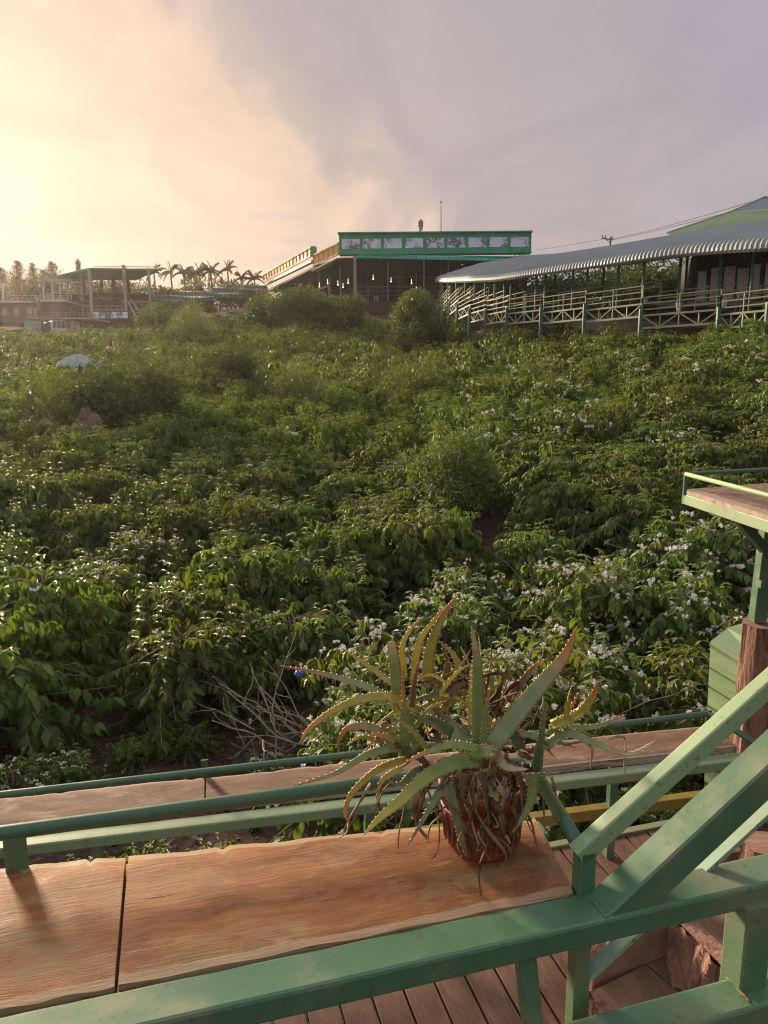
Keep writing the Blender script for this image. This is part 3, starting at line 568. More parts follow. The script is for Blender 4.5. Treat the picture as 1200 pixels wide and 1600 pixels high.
mb = MB(); mb.beam(FP(558, 398, -.25), FP(806, 401, -.25), .08, .08)
for px in (559, 625, 694, 790): mb.beam(FP(px, 390, -.1), FP(px, 399, -.3), .06, .06)
mb.beam(FP(806, 401, -.2), FP(798, 394, -.2), .07, .07); mb.beam(FP(805, 404, -1), FP(815, 396, -.1), .07, .07); mb.build('awning_frame', M['awning'], pv)
mb = MB(); mb.ribbed(FP(812, 397, 3), FP(834, 399, 3), FP(812, 403, 0), FP(836, 404, 0), 7, .1); mb.build('side_awning', M['awning'], pv)
mb = MB(); mb.beam(PY(466, 462, 91), PY(513, 447, 89), .14, .16); mb.beam(PY(466, 468, 91), PY(506, 456, 89), .14, .10)
for k in range(7): a = PY(466, 462, 91).lerp(PY(513, 447, 89), k/6); mb.beam(a, a - V(0, 0, 1.0), .07, .07)
mb.build('ramp_rail', M['tan'], pv)
mb = MB()
for k in range(3): x = PY(584 + k*3, 450, 96).x; mb.box((x, 96, zf), (x + .17, 96.05, zf + 1.6))
mb.build('pink_screen', M['pink'], pv)
LA = [(499, 448, 94, 'lowest at the left flank'), (512, 443, 93, 'second from the left flank'), (528, 445, 91, 'left of the pale column'), (536, 449, 90, 'low beside the pale column'), (544, 442, 92, 'just left of the pale column'), (611, 440, 92, 'left of the lattice frame'), (643, 443, 92, 'right of the lattice frame'), (651, 454, 90, 'low right of the lattice frame'), (583, 436, 93, 'high above the pink screen')]
for px, py, y, lab in LA:
    p = PY(px, py, y); mb = MB(); mb.ball(p, .075, 8); mb.tube([p + V(0, 0, .06), p + V(0, 0, .5)], .015, 4); o = mb.build('hanging_lamp', M['lamp']); tag(o, 'small lit lamp in the dark pavilion, ' + lab, 'lamp', 'lit lamps in the pavilion')
p = PY(726, 412, 90); mb = MB(); mb.beam(p + V(-.35, 0, -.06), p + V(.35, 0, .1), .1, .08); tag(mb.build('tube_lamp', M['lamp']), 'slanting white tube lamp under the teal awning', 'lamp')
# masts beyond the roof
def mast():
    t = thing('antenna_mast', 'thin bare mast rising above the green fascia', 'mast', PY(689, 364, 100)); z0 = PY(689, 364, 100); mb = MB(); tp = PY(689, 312, 100); mb.tube([z0 - V(0, 0, 1.5), z0.lerp(tp, .55), tp], [.10, .07, .02], 6); mb.build('pole', M['steel'], t)
    mb = MB(); mb.ball(tp - V(0, 0, .3), .13, 8); mb.build('tip_ball', M['steel'], t)
    t = thing('cell_antenna', 'grey telephone antenna cluster above the green fascia', 'antenna', PY(657, 364, 120)); b = PY(657, 364, 120); tp = PY(657, 344, 120); mb = MB(); mb.tube([b - V(0, 0, 3), tp], .08, 6); mb.build('pole', M['steel'], t)
    for k, (px, py, h) in enumerate([(655, 350, 1.0), (657.5, 348, 1.1), (660, 350, 1.0), (656, 358, .7), (659, 357, .6)]): p = PY(px, py, 119.6 + .2*k); mb = MB(); mb.box(p + V(-.13, 0, -h/2), p + V(.13, .2, h/2)); mb.build('antenna_panel', M['concrete'], t)
mast()
def power_pole():
    t = thing('utility_pole', 'wooden power pole with a cross-arm above the grey roof', 'pole', PY(954, 386, 90)); b, tp = PY(954, 400, 90), PY(954, 370, 90); mb = MB(); mb.tube([b - V(0, 0, 6), tp], .11, 7); mb.build('pole', M['trunk'], t)
    mb = MB(); mb.beam(PY(940, 371.5, 90), PY(957, 375, 90), .12, .12); mb.beam(PY(946, 374, 90), PY(954, 379, 90), .07, .07); mb.build('cross_arm', M['trunk'], t)
    mb = MB()
    for px, py in ((941, 371), (946, 372), (956.5, 374)): p = PY(px, py, 90); mb.tube([p, p + V(0, 0, .3)], .07, 6)
    mb.build('insulators', M['steel'], t)
    for k, (a, b, c) in enumerate([((957, 373.5, 90), (1080, 347, 72), (1330, 266, 45)), ((953, 375.5, 90), (1080, 351, 72), (1330, 277, 45)), ((946, 373, 90), (880, 385, 100), (836, 391, 112))]):
        a, b, c = PY(*a), PY(*b), PY(*c); pts = [(a*(1-t)*(1-t) + b*2*t*(1-t) + c*t*t) for t in np.linspace(0, 1, 14)]; mb = MB(); mb.tube(pts, .022, 4); tag(mb.build('power_line', M['dark']), ['upper wire running right from the pole', 'lower wire running right from the pole', 'wire running left from the pole to the pavilion'][k], 'wire', 'wires of the power pole')
power_pole()

# ------------------------------------------------------------------ the roofed walk with its stepped railings, right
wk = thing('covered_walkway', 'long grey-roofed walk with stepped green truss balconies, right', 'walkway', PY(1000, 505, 40))
YL = [None, 485, 492, 493.5, 485, 489, 490.5, 492, 490, 486, 480, 476, 472]
nodes = [PY(px, 490, y) for px, y in WPX]
def bnorm(i):
    a = nodes[i] - nodes[i+1]; n = V(-a.y, a.x, 0).normalized(); return n if n.y > 0 else -n
for i in range(len(WPX) - 1):
    zt = PY(WPX[i+1][0], YL[i+1], WPX[i+1][1]).z; a = V(nodes[i+1].x, nodes[i+1].y, zt); b = V(nodes[i].x, nodes[i].y, zt); L = (b - a).length; n = bnorm(i); dn = V(0, 0, -.62)
    far = i > 6; mb = MB(); mb.beam(a, b, .08, .09); mb.beam(a + dn, b + dn, .08, .10); k = max(4, int(round(L/1.25))//2*2)
    for j in range(k + 1): p = a.lerp(b, j/k); mb.beam(p, p + dn, .05, .06)
    for j in range(k): p, q = a.lerp(b, j/k), a.lerp(b, (j+1)/k); (mb.beam(p, q + dn, .05, .06) if j % 2 == 0 else mb.beam(p + dn, q, .05, .06))
    mb.build('truss', M['cream'], wk)
    mb = MB(); mb.slab([a + n*.06 + V(0,0,.03), b + n*.06 + V(0,0,.03), b + n*2.6 + V(0,0,.03), a + n*2.6 + V(0,0,.03)], .08); mb.build('deck', M['deck'], wk)
    mb = MB()
    for h in (.30, .6, .9): mb.beam(a + V(0,0,h), b + V(0,0,h), .045, .05)
    for h in (.5, .95, 1.25): mb.beam(a + n*1.3 + V(0,0,h), b + n*1.3 + V(0,0,h), .05, .05)
    kk = max(2, int(L/1.5))
    for j in range(kk + 1): p = a.lerp(b, j/kk); mb.beam(p, p + V(0,0,.92), .05, .05); mb.beam(p + n*1.3, p + n*1.3 + V(0,0,1.26), .05, .05)
    mb.build('railing', M['railing'], wk)
    mb = MB(); mb.beam(a + n*1.35 + V(0,0,.92), b + n*1.35 + V(0,0,.92), .34, .05); mb.build('counter_board', M['tan'], wk)
    mb = MB(); mb.beam(a + V(0,0,.35) - n*.08, a - V(0,0,1.6) - n*.08, .17, .17); mb.build('pier', M['steel_green'], wk)
EAVE = [(1345, 386, 30.2), (1200, 390, 32.4), (1135, 393, 34.3), (1070, 398, 36.4), (1005, 406, 38.4), (940, 415.5, 41), (897, 421.5, 42.8), (810, 433.5, 47), (773, 438.5, 49.8), (734, 440, 54.5), (704, 441, 65), (680, 441, 78)]
ev = [PY(*e) for e in EAVE]; path = []
for i in range(len(ev) - 1):
    k = max(2, int((ev[i+1] - ev[i]).length/.12)); path += [(ev[i].lerp(ev[i+1], j/k)) for j in range(k)]
path.append(ev[-1])
for _ in range(60): path = [path[0]] + [(path[i-1] + path[i]*2 + path[i+1])/4 for i in range(1, len(path)-1)] + [path[-1]]
PROF = [(.10, -.06), (.0, .06), (.0, .2), (.08, .36), (.24, .5), (.5, .63), (1.5, .98), (3, 1.43), (4.6, 1.9), (4.75, 1.9), (7.2, 1.05)]
vs = []; fs = []; m_ = len(PROF)
for i, p in enumerate(path):
    t = path[min(i+25, len(path)-1)] - path[max(i-25, 0)]; n = V(-t.y, t.x, 0).normalized(); n = n if n.y > 0 else -n
    if n.x < -.2 and False: pass
    am = (.022 if i % 2 else -.022)
    for (q, h) in PROF: vs.append(p + n*(q - am*.6) + V(0, 0, h + am))
for i in range(len(path) - 1):
    for j in range(m_ - 1): fs.append((i*m_+j, i*m_+j+1, (i+1)*m_+j+1, (i+1)*m_+j))
mb = MB(); mb.add(vs, fs); mb.build('roof', M['roof_grey'], wk)
mb = MB()
for i in range(0, len(path) - 22, 20):
    p, q = path[i], path[i+20]; t = (q - p); n = V(-t.y, t.x, 0).normalized(); n = n if n.y > 0 else -n; mb.beam(p + n*.45 + V(0,0,.30), q + n*.45 + V(0,0,.30), .08, .22)
mb.build('eave_beam', M['dark'], wk)
for (px, y, yt) in [(1170, 34.6, 392), (1120, 36.6, 394), (1058, 38.4, 400), (1002, 39.4, 407), (963, 41.5, 412), (915, 43.3, 419), (893, 44.3, 422), (850, 46.3, 428), (836, 47.3, 430), (797, 49.2, 436), (787, 50, 437), (772, 51, 438), (757, 52.5, 439), (741, 55.2, 440), (726, 58.5, 440), (712, 62, 441), (699, 68, 441), (690, 74, 441), (1068, 42, 405), (940, 46, 420), (820, 51, 436), (865, 50, 430), (1235, 33.4, 390)]:
    b = PY(px, 492, y); mb = MB(); tp = PY(px, yt, y).z + .25; mb.beam((b.x, y, b.z - .25), (b.x, y, tp), .11, .11); mb.build('column', M['steel_green'], wk)
mb = MB(); a, b = PY(1010, 470, 43.5), PY(1260, 470, 38.5); mb.slab([a, b, b + V(2, 8, 0), a + V(2, 8, 0)], .3); mb.build('floor', M['concrete'], wk)
for px, py, y, lab in [(911, 461, 47.5, 'small white lamp on the handrail under the grey roof'), (881, 463, 48, 'white pot on the back railing under the grey roof')]:
    p = PY(px, py, y); mb = MB(); mb.tube([p - V(0,0,.12), p + V(0,0,.1)], [.10, .13], 10); mb.tube([p + V(0,0,.1), p + V(0,0,.13)], [.15, .15], 10); tag(mb.build('white_pot', M['white']), lab if 'pot' in lab else 'white pot beside the column in the middle of the walk', 'pot', 'white pots on the walk')
for px, py, y, lab in [(1008, 472, 40.8, 'white pot by the green column of the walk'), (1061, 480, 38.2, 'white pot on the deck below the glass doors'), (1132, 474, 36.6, 'tall white pot by the right column of the walk')]:
    p = PY(px, py, y); mb = MB(); mb.tube([p - V(0,0,.22), p + V(0,0,.15)], [.11, .15], 12); mb.tube([p + V(0,0,.15), p + V(0,0,.19)], [.17, .17], 12); tag(mb.build('white_pot', M['white']), lab, 'pot', 'white pots on the walk')
# the house with the green roof and curtained glass doors behind the walk
hs = thing('house', 'house with curtained glass doors and a pale green hipped roof, right', 'house', PY(1200, 480, 46))
mb = MB(); zb = PY(1150, 474, 42).z; zt2 = PY(1150, 408, 42).z; xa = PY(1087, 440, 42.6).x; xb = PY(1330, 440, 38).x
def HX(t, z, d=0): return V(xa + (xb - xa)*t, 42.6 - 4.6*t + d, z)
mb.prism([HX(0, zb), HX(1, zb), HX(1, zt2 + .6), HX(0, zt2 + .6)], V(1.4, 6, 0)); mb.build('wall', M['dark'], hs)
for k in range(11):
    t0, t1 = k/11 + .003, (k+1)/11 - .003; mb = MB(); mb.prism([HX(t0, zb + .05, -.10), HX(t1, zb + .05, -.10), HX(t1, zt2, -.10), HX(t0, zt2, -.10)], V(0, .04, 0)); o = mb.build('door_pane', M['glass'], hs)
    mb = MB(); top = zt2 - (.36 if k % 3 else .5); mb.prism([HX(t0 + .004, zb + .1, -.135), HX(t1 - (.004 if k % 4 else .022), zb + .1, -.135), HX(t1 - (.004 if k % 4 else .022), top, -.135), HX(t0 + .004, top, -.135)], V(0, .02, 0)); mb.build('curtain', M['curtain'], hs)
mb = MB()
for k in range(12): mb.beam(HX(k/11, zb, -.15), HX(k/11, zt2 + .1, -.15), .09, .05)
mb.beam(HX(0, zt2 + .1, -.16), HX(1, zt2 + .1, -.16), .12, .14); mb.build('door_frame', M['darkwood'], hs)
mb = MB()
Lp, Mp, Ap, Rp, Rb, Lb = PY(1042, 364, 52), PY(1141, 331, 54), PY(1196, 307, 56), PY(1420, 310, 46), PY(1420, 360, 42), PY(1046, 372, 50)
mb.ribbed(Mp, Rp, Lb + V(.6, 0, -.2), Rb, 70, .05); mb.quad(Lp, Mp, Lb + V(.6, 0, -.2)); mb.build('roof', M['roof_green'], hs)
mb = MB(); mb.ribbed(Ap, PY(1420, 302, 50), Mp + V(0, .02, .02), Rp + V(0, .02, .05), 50, .05); mb.build('upper_roof', M['roof_slate'], hs)
mb = MB(); mb.beam(Lp, Mp, .16, .1); mb.beam(Mp, Ap, .16, .1); mb.build('ridge_cap', M['roof_green'], hs)

# ------------------------------------------------------------------ the terrace with the green canopy, left
ct = thing('canopy_terrace', 'terrace under a flat green canopy on tall posts, far left', 'terrace', PY(190, 495, 98))
q = [PY(140, 420, 95), PY(253, 421.5, 95), PY(212, 436, 104), PY(112, 437, 104)]; zq = q[0].z
mb = MB(); mb.ribbed(V(q[0].x, 95, zq), V(q[1].x, 95, zq), V(q[3].x, 104, zq - .25), V(q[2].x, 104, zq - .25), 44, .10); a, b = PY(80, 433.5, 99), PY(121, 424, 96.5); mb.ribbed(V(q[0].x, 95, zq), b, V(q[3].x, 104, zq - .25), a, 16, .1); mb.build('roof', M['roof_teal'], ct)
mb = MB(); mb.beam(q[0] + V(0, -.1, 0), q[1] + V(0, -.1, -.05), .1, .22); mb.beam(b, q[0], .1, .22); mb.beam(a, b, .12, .16); mb.beam(PY(81, 435, 99), PY(104, 428, 97), .12, .14); mb.build('roof_edge', M['roof_teal'], ct)
mb = MB(); mb.beam(PY(146, 416, 95.5), PY(246, 417, 95.5), .06, .07)
for k in range(21): mb.beam(PY(146 + 5*k, 416.2, 95.5), PY(146 + 5*k, 420.5, 95.5), .05, .05)
mb.build('roof_railing', M['orange'], ct)
for px0, px1, py, y, w in ((139, 143, 419, 94.6, .32), (193, 196.5, 414, 94.6, .33), (232, 235.5, 419, 94.6, .28), (125.5, 129, 427, 99, .28), (104, 106, 437, 96, .18)):
    a = PY(px0, py, y); z0 = PY(px1, 494, y).z; mb = MB(); mb.beam((a.x, y, a.z), (a.x, y, z0), w, w); mb.build('post', M['concrete'], ct)
for px, y in ((158, 103), (177, 103), (200, 103), (131, 103)): p = PY(px, 436, y); mb = MB(); mb.beam(p, V(p.x, y, PY(px, 484, y).z), .3, .3); mb.build('post', M['darkwood'], ct)
mb = MB(); za, zb2 = PY(150, 461, 100).z, PY(150, 473, 98).z
mb.slab([V(PY(78, 460, 99).x, 98, za), V(PY(230, 460, 99).x, 98, za), V(PY(230, 460, 99).x, 106, za), V(PY(78, 460, 99).x, 106, za)], .16)
mb.slab([V(PY(100, 473, 96).x, 96, zb2), V(PY(195, 473, 96).x, 96, zb2), V(PY(195, 473, 96).x, 104, zb2), V(PY(100, 473, 96).x, 104, zb2)], .2); mb.build('platform', M['darkwood'], ct)
mb = MB()
for px0, px1, py, y in ((62, 140, 459, 97.7), (140, 190, 466, 97), (104, 192, 478, 95.6), (104, 192, 484, 95.6), (190, 232, 471.5, 96)): mb.beam(PY(px0, py, y), PY(px1, py, y), .07, .09)
for k in range(12): mb.beam(PY(106 + 7.6*k, 478, 95.6), PY(106 + 7.6*k, 490, 95.6), .05, .05)
mb.beam(PY(200, 470, 97), PY(212, 496, 94), .25, .2); mb.beam(PY(205, 468, 98), PY(219, 490, 95), .25, .2); mb.build('railing', M['concrete'], ct)
bn = thing('picture_banner', 'long blue and white picture banner below the green canopy', 'banner', PY(172, 500, 93)); 
for k in range(6): mb = MB(); p = 146 + k*9; mb.prism([PY(p, 487, 93), PY(p + 8.2, 487.3, 93), PY(p + 8.2, 497.3, 93), PY(p, 497, 93)], V(0, .08, 0)); mb.build('picture_panel', M['picture'], bn)
mb = MB(); mb.beam(PY(145, 486, 93.1), PY(200, 486.6, 93.1), .1, .12); mb.beam(PY(145, 486, 93.2), PY(145, 500, 93.2), .12, .12); mb.beam(PY(199.5, 487, 93.2), PY(199.5, 500, 93.2), .12, .12); mb.build('frame', M['darkwood'], bn)
# brown house and turquoise lodge below it
bh = thing('brown_house', 'low brown building with flat white-edged roof at the left edge', 'house', PY(40, 500, 92)); y0 = 92
mb = MB(); mb.box((PY(-60, 480, y0).x, y0, PY(0, 505, y0).z), (PY(95, 480, y0).x, y0 + 6, PY(0, 472.5, y0).z)); mb.build('wall', M['brick'], bh)
mb = MB(); mb.box((PY(-60, 480, y0).x, y0 - .9, PY(0, 474, y0).z), (PY(58, 480, y0).x, y0 + 6, PY(0, 471, y0).z)); mb.box((PY(58, 480, y0).x, y0 - .3, PY(0, 471.5, y0).z), (PY(104, 480, y0).x, y0 + 6.2, PY(0, 468.5, y0).z)); mb.build('roof', M['white'], bh)
mb = MB(); mb.beam(PY(60, 469, y0 - .6), PY(60.5, 500, y0 - .6), .32, .3); mb.build('column', M['brick'], bh)
for px in (3, 22, 42, 53): mb = MB(); mb.prism([PY(px, 481, y0 - .05), PY(px + 8, 481, y0 - .05), PY(px + 8, 494, y0 - .05), PY(px, 494, y0 - .05)], V(0, .05, 0)); mb.build('window', M['pink'], bh)
mb = MB(); mb.beam(PY(-10, 493.5, y0 - 1.2), PY(62, 491, y0 - 1.2), .06, .08); mb.beam(PY(-10, 498, y0 - 1.2), PY(62, 496.5, y0 - 1.2), .06, .08)
for k in range(8): mb.beam(PY(-8 + k*10, 493.3, y0 - 1.2), PY(-8 + k*10, 503, y0 - 1.2), .05, .05)
mb.build('railing', M['brick'], bh)
ld = thing('lodge', 'small turquoise lodge with white windows below the brown house', 'lodge', PY(85, 522, 86)); y1 = 86
mb = MB(); mb.box((PY(52, 500, y1).x, y1, PY(0, 527, y1).z), (PY(126, 500, y1).x, y1 + 5, PY(0, 499, y1).z)); mb.build('wall', M['dark'], ld)
mb = MB(); mb.box((PY(38, 500, y1).x, y1 - .1, PY(0, 527, y1).z), (PY(64, 500, y1).x, y1 + 4, PY(0, 501, y1).z)); mb.build('side_wall', M['turquoise'], ld)
mb = MB(); mb.box((PY(81, 500, y1).x, y1 - .4, PY(0, 527, y1).z), (PY(107, 500, y1).x, y1 - .02, PY(0, 500, y1).z)); mb.build('window_wall', M['white'], ld)
for px in (83, 89.5, 96, 101.5): mb = MB(); mb.prism([PY(px, 501.5, y1 - .44), PY(px + (5 if px != 101.5 else 3.4), 501.5, y1 - .44), PY(px + (5 if px != 101.5 else 3.4), 513, y1 - .44), PY(px, 513, y1 - .44)], V(0, .03, 0)); mb.build('window', M['glass'], ld)
mb = MB(); mb.prism([PY(82, 516, y1 - .46), PY(107, 516, y1 - .46), PY(107, 522, y1 - .46), PY(82, 522, y1 - .46)], V(0, .04, 0)); mb.build('window_base', M['turquoise'], ld)
for px in (110, 117.5): mb = MB(); mb.prism([PY(px, 501.5, y1 - .1), PY(px + 6.6, 501.5, y1 - .1), PY(px + 6.6, 514, y1 - .1), PY(px, 514, y1 - .1)], V(0, .08, 0)); mb.build('shutter', M['pink'], ld)
mb = MB(); mb.box((PY(108, 500, y1).x, y1 - .9, PY(0, 524, y1).z), (PY(126, 500, y1).x, y1 - .2, PY(0, 513, y1).z)); mb.build('counter', M['tan'], ld)
mb = MB(); mb.box((PY(48, 500, y1).x, y1 - .8, PY(0, 499.5, y1).z), (PY(146, 500, y1).x, y1 + 5.2, PY(0, 496, y1).z)); mb.build('roof_terrace', M['concrete'], ld)
mb = MB()
for py in (489, 492.5): mb.beam(PY(74, py, y1 - .7), PY(146, py - 1, y1 - .7), .06, .07)
for k in range(11): mb.beam(PY(75 + 7*k, 488.8, y1 - .7), PY(75 + 7*k, 497, y1 - .7), .05, .05)
mb.build('railing', M['concrete'], ld)
mb = MB()
for k in range(4): mb.beam(PY(30 + 5*k, 521 + 1.5*k, y1 - 1.5 - .5*k), PY(72 + 3*k, 489 + 3*k, y1 - 1.0 - .5*k), .1, .12)
mb.build('stair_rail', M['tan'], ld)
for px, py in ((71.5, 504), (78.5, 502.3)): p = PY(px, py, y1 - .5); mb = MB(); mb.beam(p + V(-.16, 0, 0), p + V(.16, 0, .02), .1, .06); tag(mb.build('wall_lamp', M['lamp']), 'lit lamp strip over the lodge door, ' + ('left one' if px < 75 else 'right one'), 'lamp', 'lamps over the lodge door')
pg = thing('pergola', 'pale pergola with posts on the terrace of the brown house', 'pergola', PY(85, 468, 97))
mb = MB(); mb.beam(PY(60, 435, 97), PY(112, 438.5, 97), .5, .22); mb.beam(PY(62, 438, 97), PY(112, 441.5, 97), .3, .2); mb.build('top_beam', M['concrete'], pg)
for px in (68.5, 82, 94, 106): mb = MB(); mb.beam(PY(px, 437, 97), PY(px, 468, 97), .24, .24); mb.build('post', M['concrete'], pg)
mb = MB(); mb.beam(PY(20, 462, 96.5), PY(112, 462, 96.5), .06, .08); mb.beam(PY(20, 466, 96.5), PY(112, 466, 96.5), .06, .08)
for k in range(14): mb.beam(PY(21 + 7*k, 462, 96.5), PY(21 + 7*k, 468.5, 96.5), .06, .06)
mb.build('railing', M['concrete'], pg)
def gate(px0, px1, py0, mat, lab, y):
    t = thing('gate_frame', lab, 'gate', PY((px0 + px1)/2, 468, y)); mb = MB(); mb.beam(PY(px0 - 3, py0, y), PY(px1 + 3, py0, y), .3, .24); mb.build('lintel', M[mat], t); mb = MB(); mb.beam(PY(px0, py0 + 4, y), PY(px1, py0 + 4, y), .2, .14); mb.build('tie_beam', M[mat], t)
    for px in (px0, px1): mb = MB(); mb.beam(PY(px, py0, y), PY(px, 469, y), .24, .24); mb.build('post', M[mat], t)
gate(25, 37.5, 438.5, 'brick', 'red-brown gate frame left of the pale pergola', 97.5); gate(-6, 5, 444, 'pink', 'pink gate frame at the left picture edge', 97.2)
# stepped corrugated roofs of the left walk
WR = [(238, 286, 460.5, 469, 472, 93, 'lowest corrugated roof of the left walk, next to the green canopy'), (280, 334, 454, 463, 467.5, 95, 'second corrugated roof of the left walk, counted from the canopy'), (332, 381, 448.5, 458, 463, 97, 'third corrugated roof of the left walk, counted from the canopy'), (378, 418, 444.5, 452, 455, 99, 'highest corrugated roof of the left walk, by the pavilion')]
for (x0, x1, t, m1, b, y, lab) in WR:
    th = thing('walkway_roof', lab, 'roof', PY((x0+x1)/2, b, y), 'stepped roofs of the left walk'); mb = MB(); mb.ribbed(PY(x0, t, y + 2), PY(x1, t + 1, y + 2), PY(x0, m1 - 1, y), PY(x1, m1, y), 24, .12); mb.build('upper_sheet', M['roof_dark'], th)
    mb = MB(); mb.ribbed(PY(x0 + 1, m1 - .4, y + .2), PY(x1 - 1, m1 + .6, y + .2), PY(x0 + 1, b + 1, y - 1), PY(x1 - 1, b + 2, y - 1), 22, .12); mb.build('lower_sheet', M['roof_dark'], th)
    mb = MB(); mb.beam(PY(x0, m1 - .8, y - .02), PY(x1, m1 + .2, y - .02), .08, .08); mb.build('sheet_edge', M['concrete'], th)
    for px in (x1 - 1.5, x1 - 6): mb = MB(); mb.beam(PY(px, m1, y + .4), PY(px, 486, y + .4), .22, .22); mb.build('post', M['redbrown'], th)
for px, py, y, lab in ((341, 473, 93, 'right of the second roof'), (391, 468, 94, 'below the highest roof'), (293, 480, 91, 'below the second roof'), (401, 452, 97, 'at the pavilion end'), (240, 482, 90, 'at the canopy end')):
    p = PY(px, py, y); mb = MB(); mb.ball(p, .16, 10); mb.tube([p - V(0,0,.15), p - V(0,0,1.2)], .04, 5); tag(mb.build('globe_lamp', M['white']), 'white globe lamp along the left walk, ' + lab, 'lamp', 'globe lamps along the left walk')
# little things in the field, left
pr = thing('thatch_parasol', 'small teal thatched parasol roof sticking out of the bushes', 'parasol', PY(122, 700, 29.5)); ap = PY(122, 552.5, 29.5); mb = MB(); rings = []
nn = 44; rng = np.random.default_rng(4)
for r, dz in ((.04, 0), (.34, .09), (.74, .33), (.80, .40)): rings.append([ap + V(r*math.cos(2*math.pi*k/nn)*(1 + (.10*rng.random() if r > .7 else 0)), r*math.sin(2*math.pi*k/nn), -dz - (.075*min(1, r/.5) if k % 2 else 0) - (.12*rng.random() if r > .75 else 0)) for k in range(nn)])
mb.loft(rings, False); mb.build('roof', plain('teal_thatch', (.36,.42,.39), .8, .45, 14), pr); mb = MB(); mb.tube([ap, V(ap.x, ap.y, gz(ap.x, ap.y))], .05, 6); mb.build('pole', M['trunk'], pr)
og = thing('garden_ornament', 'pale round ornament with a reddish finial above the dark bush', 'ornament', PY(172, 700, 31)); p = PY(171.5, 546, 31); mb = MB(); mb.ball(p, .15, 12, .95); mb.tube([p + V(0,0,.1), p + V(0,0,.14)], [.10, .05], 8); mb.build('body', plain('pale_ceramic', (.55,.36,.26), .6, .15, 9), og)
mb = MB(); mb.tube([p - V(0,0,.1), V(p.x, p.y, gz(p.x, p.y))], .05, 6); mb.build('pole', M['trunk'], og)
mb = MB(); mb.tube([p + V(.03,0,.12), p + V(.04,0,.24), p + V(.05,0,.38)], [.05, .08, .05], 8); mb.build('finial', M['redbrown'], og)
def hump(px, py, y, r, lab):
    p = PY(px, py + 4, y); mb = MB(); rings = []
    for t in np.linspace(0, 1, 9): a = t*math.pi*.52; rings.append([p + V(r*math.cos(q2)*math.sin(a) + .01, r*.9*math.sin(q2)*math.sin(a) + .01, -r*1.7*(1 - math.cos(a)) + .02*math.sin(9*q2 + 5*t)) for q2 in np.linspace(0, 6.283, 26)[:-1]])
    rings[0] = [p + V(.02*math.cos(q2), .02*math.sin(q2), 0) for q2 in np.linspace(0, 6.283, 26)[:-1]]; mb.loft(rings, True); t = thing('straw_hut', lab, 'hut', V(p.x, p.y, gz(p.x, p.y))); mb.build('roof', M['tan_thatch'], t); mb = MB(); mb.tube([V(p.x, p.y, p.z - .4), V(p.x, p.y, gz(p.x, p.y))], r*.6, 10); mb.build('wall', M['brick'], t)
M['tan_thatch'] = plain('tan_thatch', (.19,.135,.105), .9, .5, 22)
hump(70, 651, 24, .36, 'rounded brown straw hut roof among shrubs, lower left'); hump(146, 641, 24, .25, 'smaller rounded straw hut roof right of the pointed one')
p = PY(129, 637, 24); t = thing('pointed_hut', 'pointed pink-brown hut roof between two rounded straw roofs', 'hut', V(p.x, p.y, gz(p.x, p.y))); mb = MB(); mb.ribbed(p, p + V(.15, .3, 0), p + V(-.28, -.4, -.8), p + V(.25, -.4, -.8), 9, .03); mb.ribbed(p + V(.15, .3, 0), p, p + V(.5, .7, -.9), p + V(.25, -.4, -.8), 9, .03); mb.build('roof', M['pink_thatch'] if 'pink_thatch' in M else plain('pink_thatch', (.24,.145,.115), .9, .5, 20), t); mb = MB(); mb.tube([p - V(0,0,.3), V(p.x, p.y, gz(p.x, p.y))], .15, 8); mb.build('wall', M['brick'], t)
# ------------------------------------------------------------------ the counter in front of us
U = V(math.cos(UA), math.sin(UA), 0); NN = V(-math.sin(UA), math.cos(UA), 0); UP = V(0, 0, 1)
def plank_mesh(p_fl, p_fr, p_br, p_bl, t, rng, wav=.0014, n=60, m=10):   # board with a slightly wavy, chipped edge and worn arrises
    mb = MB(); top = []; ecol = []
    ph = rng.uniform(0, 6, 4)
    for i in range(n + 1):
        u = i/n; f = p_fl.lerp(p_fr, u); b = p_bl.lerp(p_br, u); row = []
        wb = wav*(math.sin(u*6 + ph[0]) + .6*math.sin(u*19 + ph[1]) + .35*rng.normal()) - (.009 if rng.random() < .045 else 0); wf = wav*.35*math.sin(u*17 + ph[2])
        ax = (b - f).normalized(); f2 = f + ax*wf; b2 = b + ax*wb
        for j in range(m + 1):
            v = j/m; e = min(v, 1 - v)*(b - f).length; p = f2.lerp(b2, v) - UP*(.004*max(0, 1 - e/.012)**2) + UP*(.0012*math.sin(u*31 + v*11 + ph[3]) )
            row.append(p); ecol.append((max(0, 1 - e/.028), 0, 0))
        top.append(row)
    vs = [p for r in top for p in r]; w = m + 1; fs = [(i*w+j, (i+1)*w+j, (i+1)*w+j+1, i*w+j+1) for i in range(n) for j in range(m)]
    edge = [i*w for i in range(n+1)] + [n*w + j for j in range(1, m+1)] + [i*w + m for i in range(n-1, -1, -1)] + [j for j in range(m-1, 0, -1)]
    k = len(edge); o = len(vs); vs += [vs[q] for q in edge]; o2 = len(vs); vs += [vs[q] - UP*t for q in edge]; fs += [(o+(i+1)%k, o+i, o2+i, o2+(i+1)%k) for i in range(k)]; fs.append(tuple(o2+i for i in range(k)))
    mb.add(vs, fs, ecol + [(.6, 0, 0)]*(2*k)); return mb
prng = np.random.default_rng(77); Z0 = -.7
def line(p, q, t): return p + (q - p)*t
F0, F1 = PZ(0, 1573, Z0), PZ(896, 1393, Z0); B0, B1 = PZ(0, 1353, Z0), PZ(640, 1262, Z0); G0, G1 = PZ(181, 1541, Z0), PZ(202, 1322, Z0); E1 = PZ(834, 1273, Z0)
def onl(a, b, p): d = (b - a).normalized(); return a + d*((p - a).dot(d))
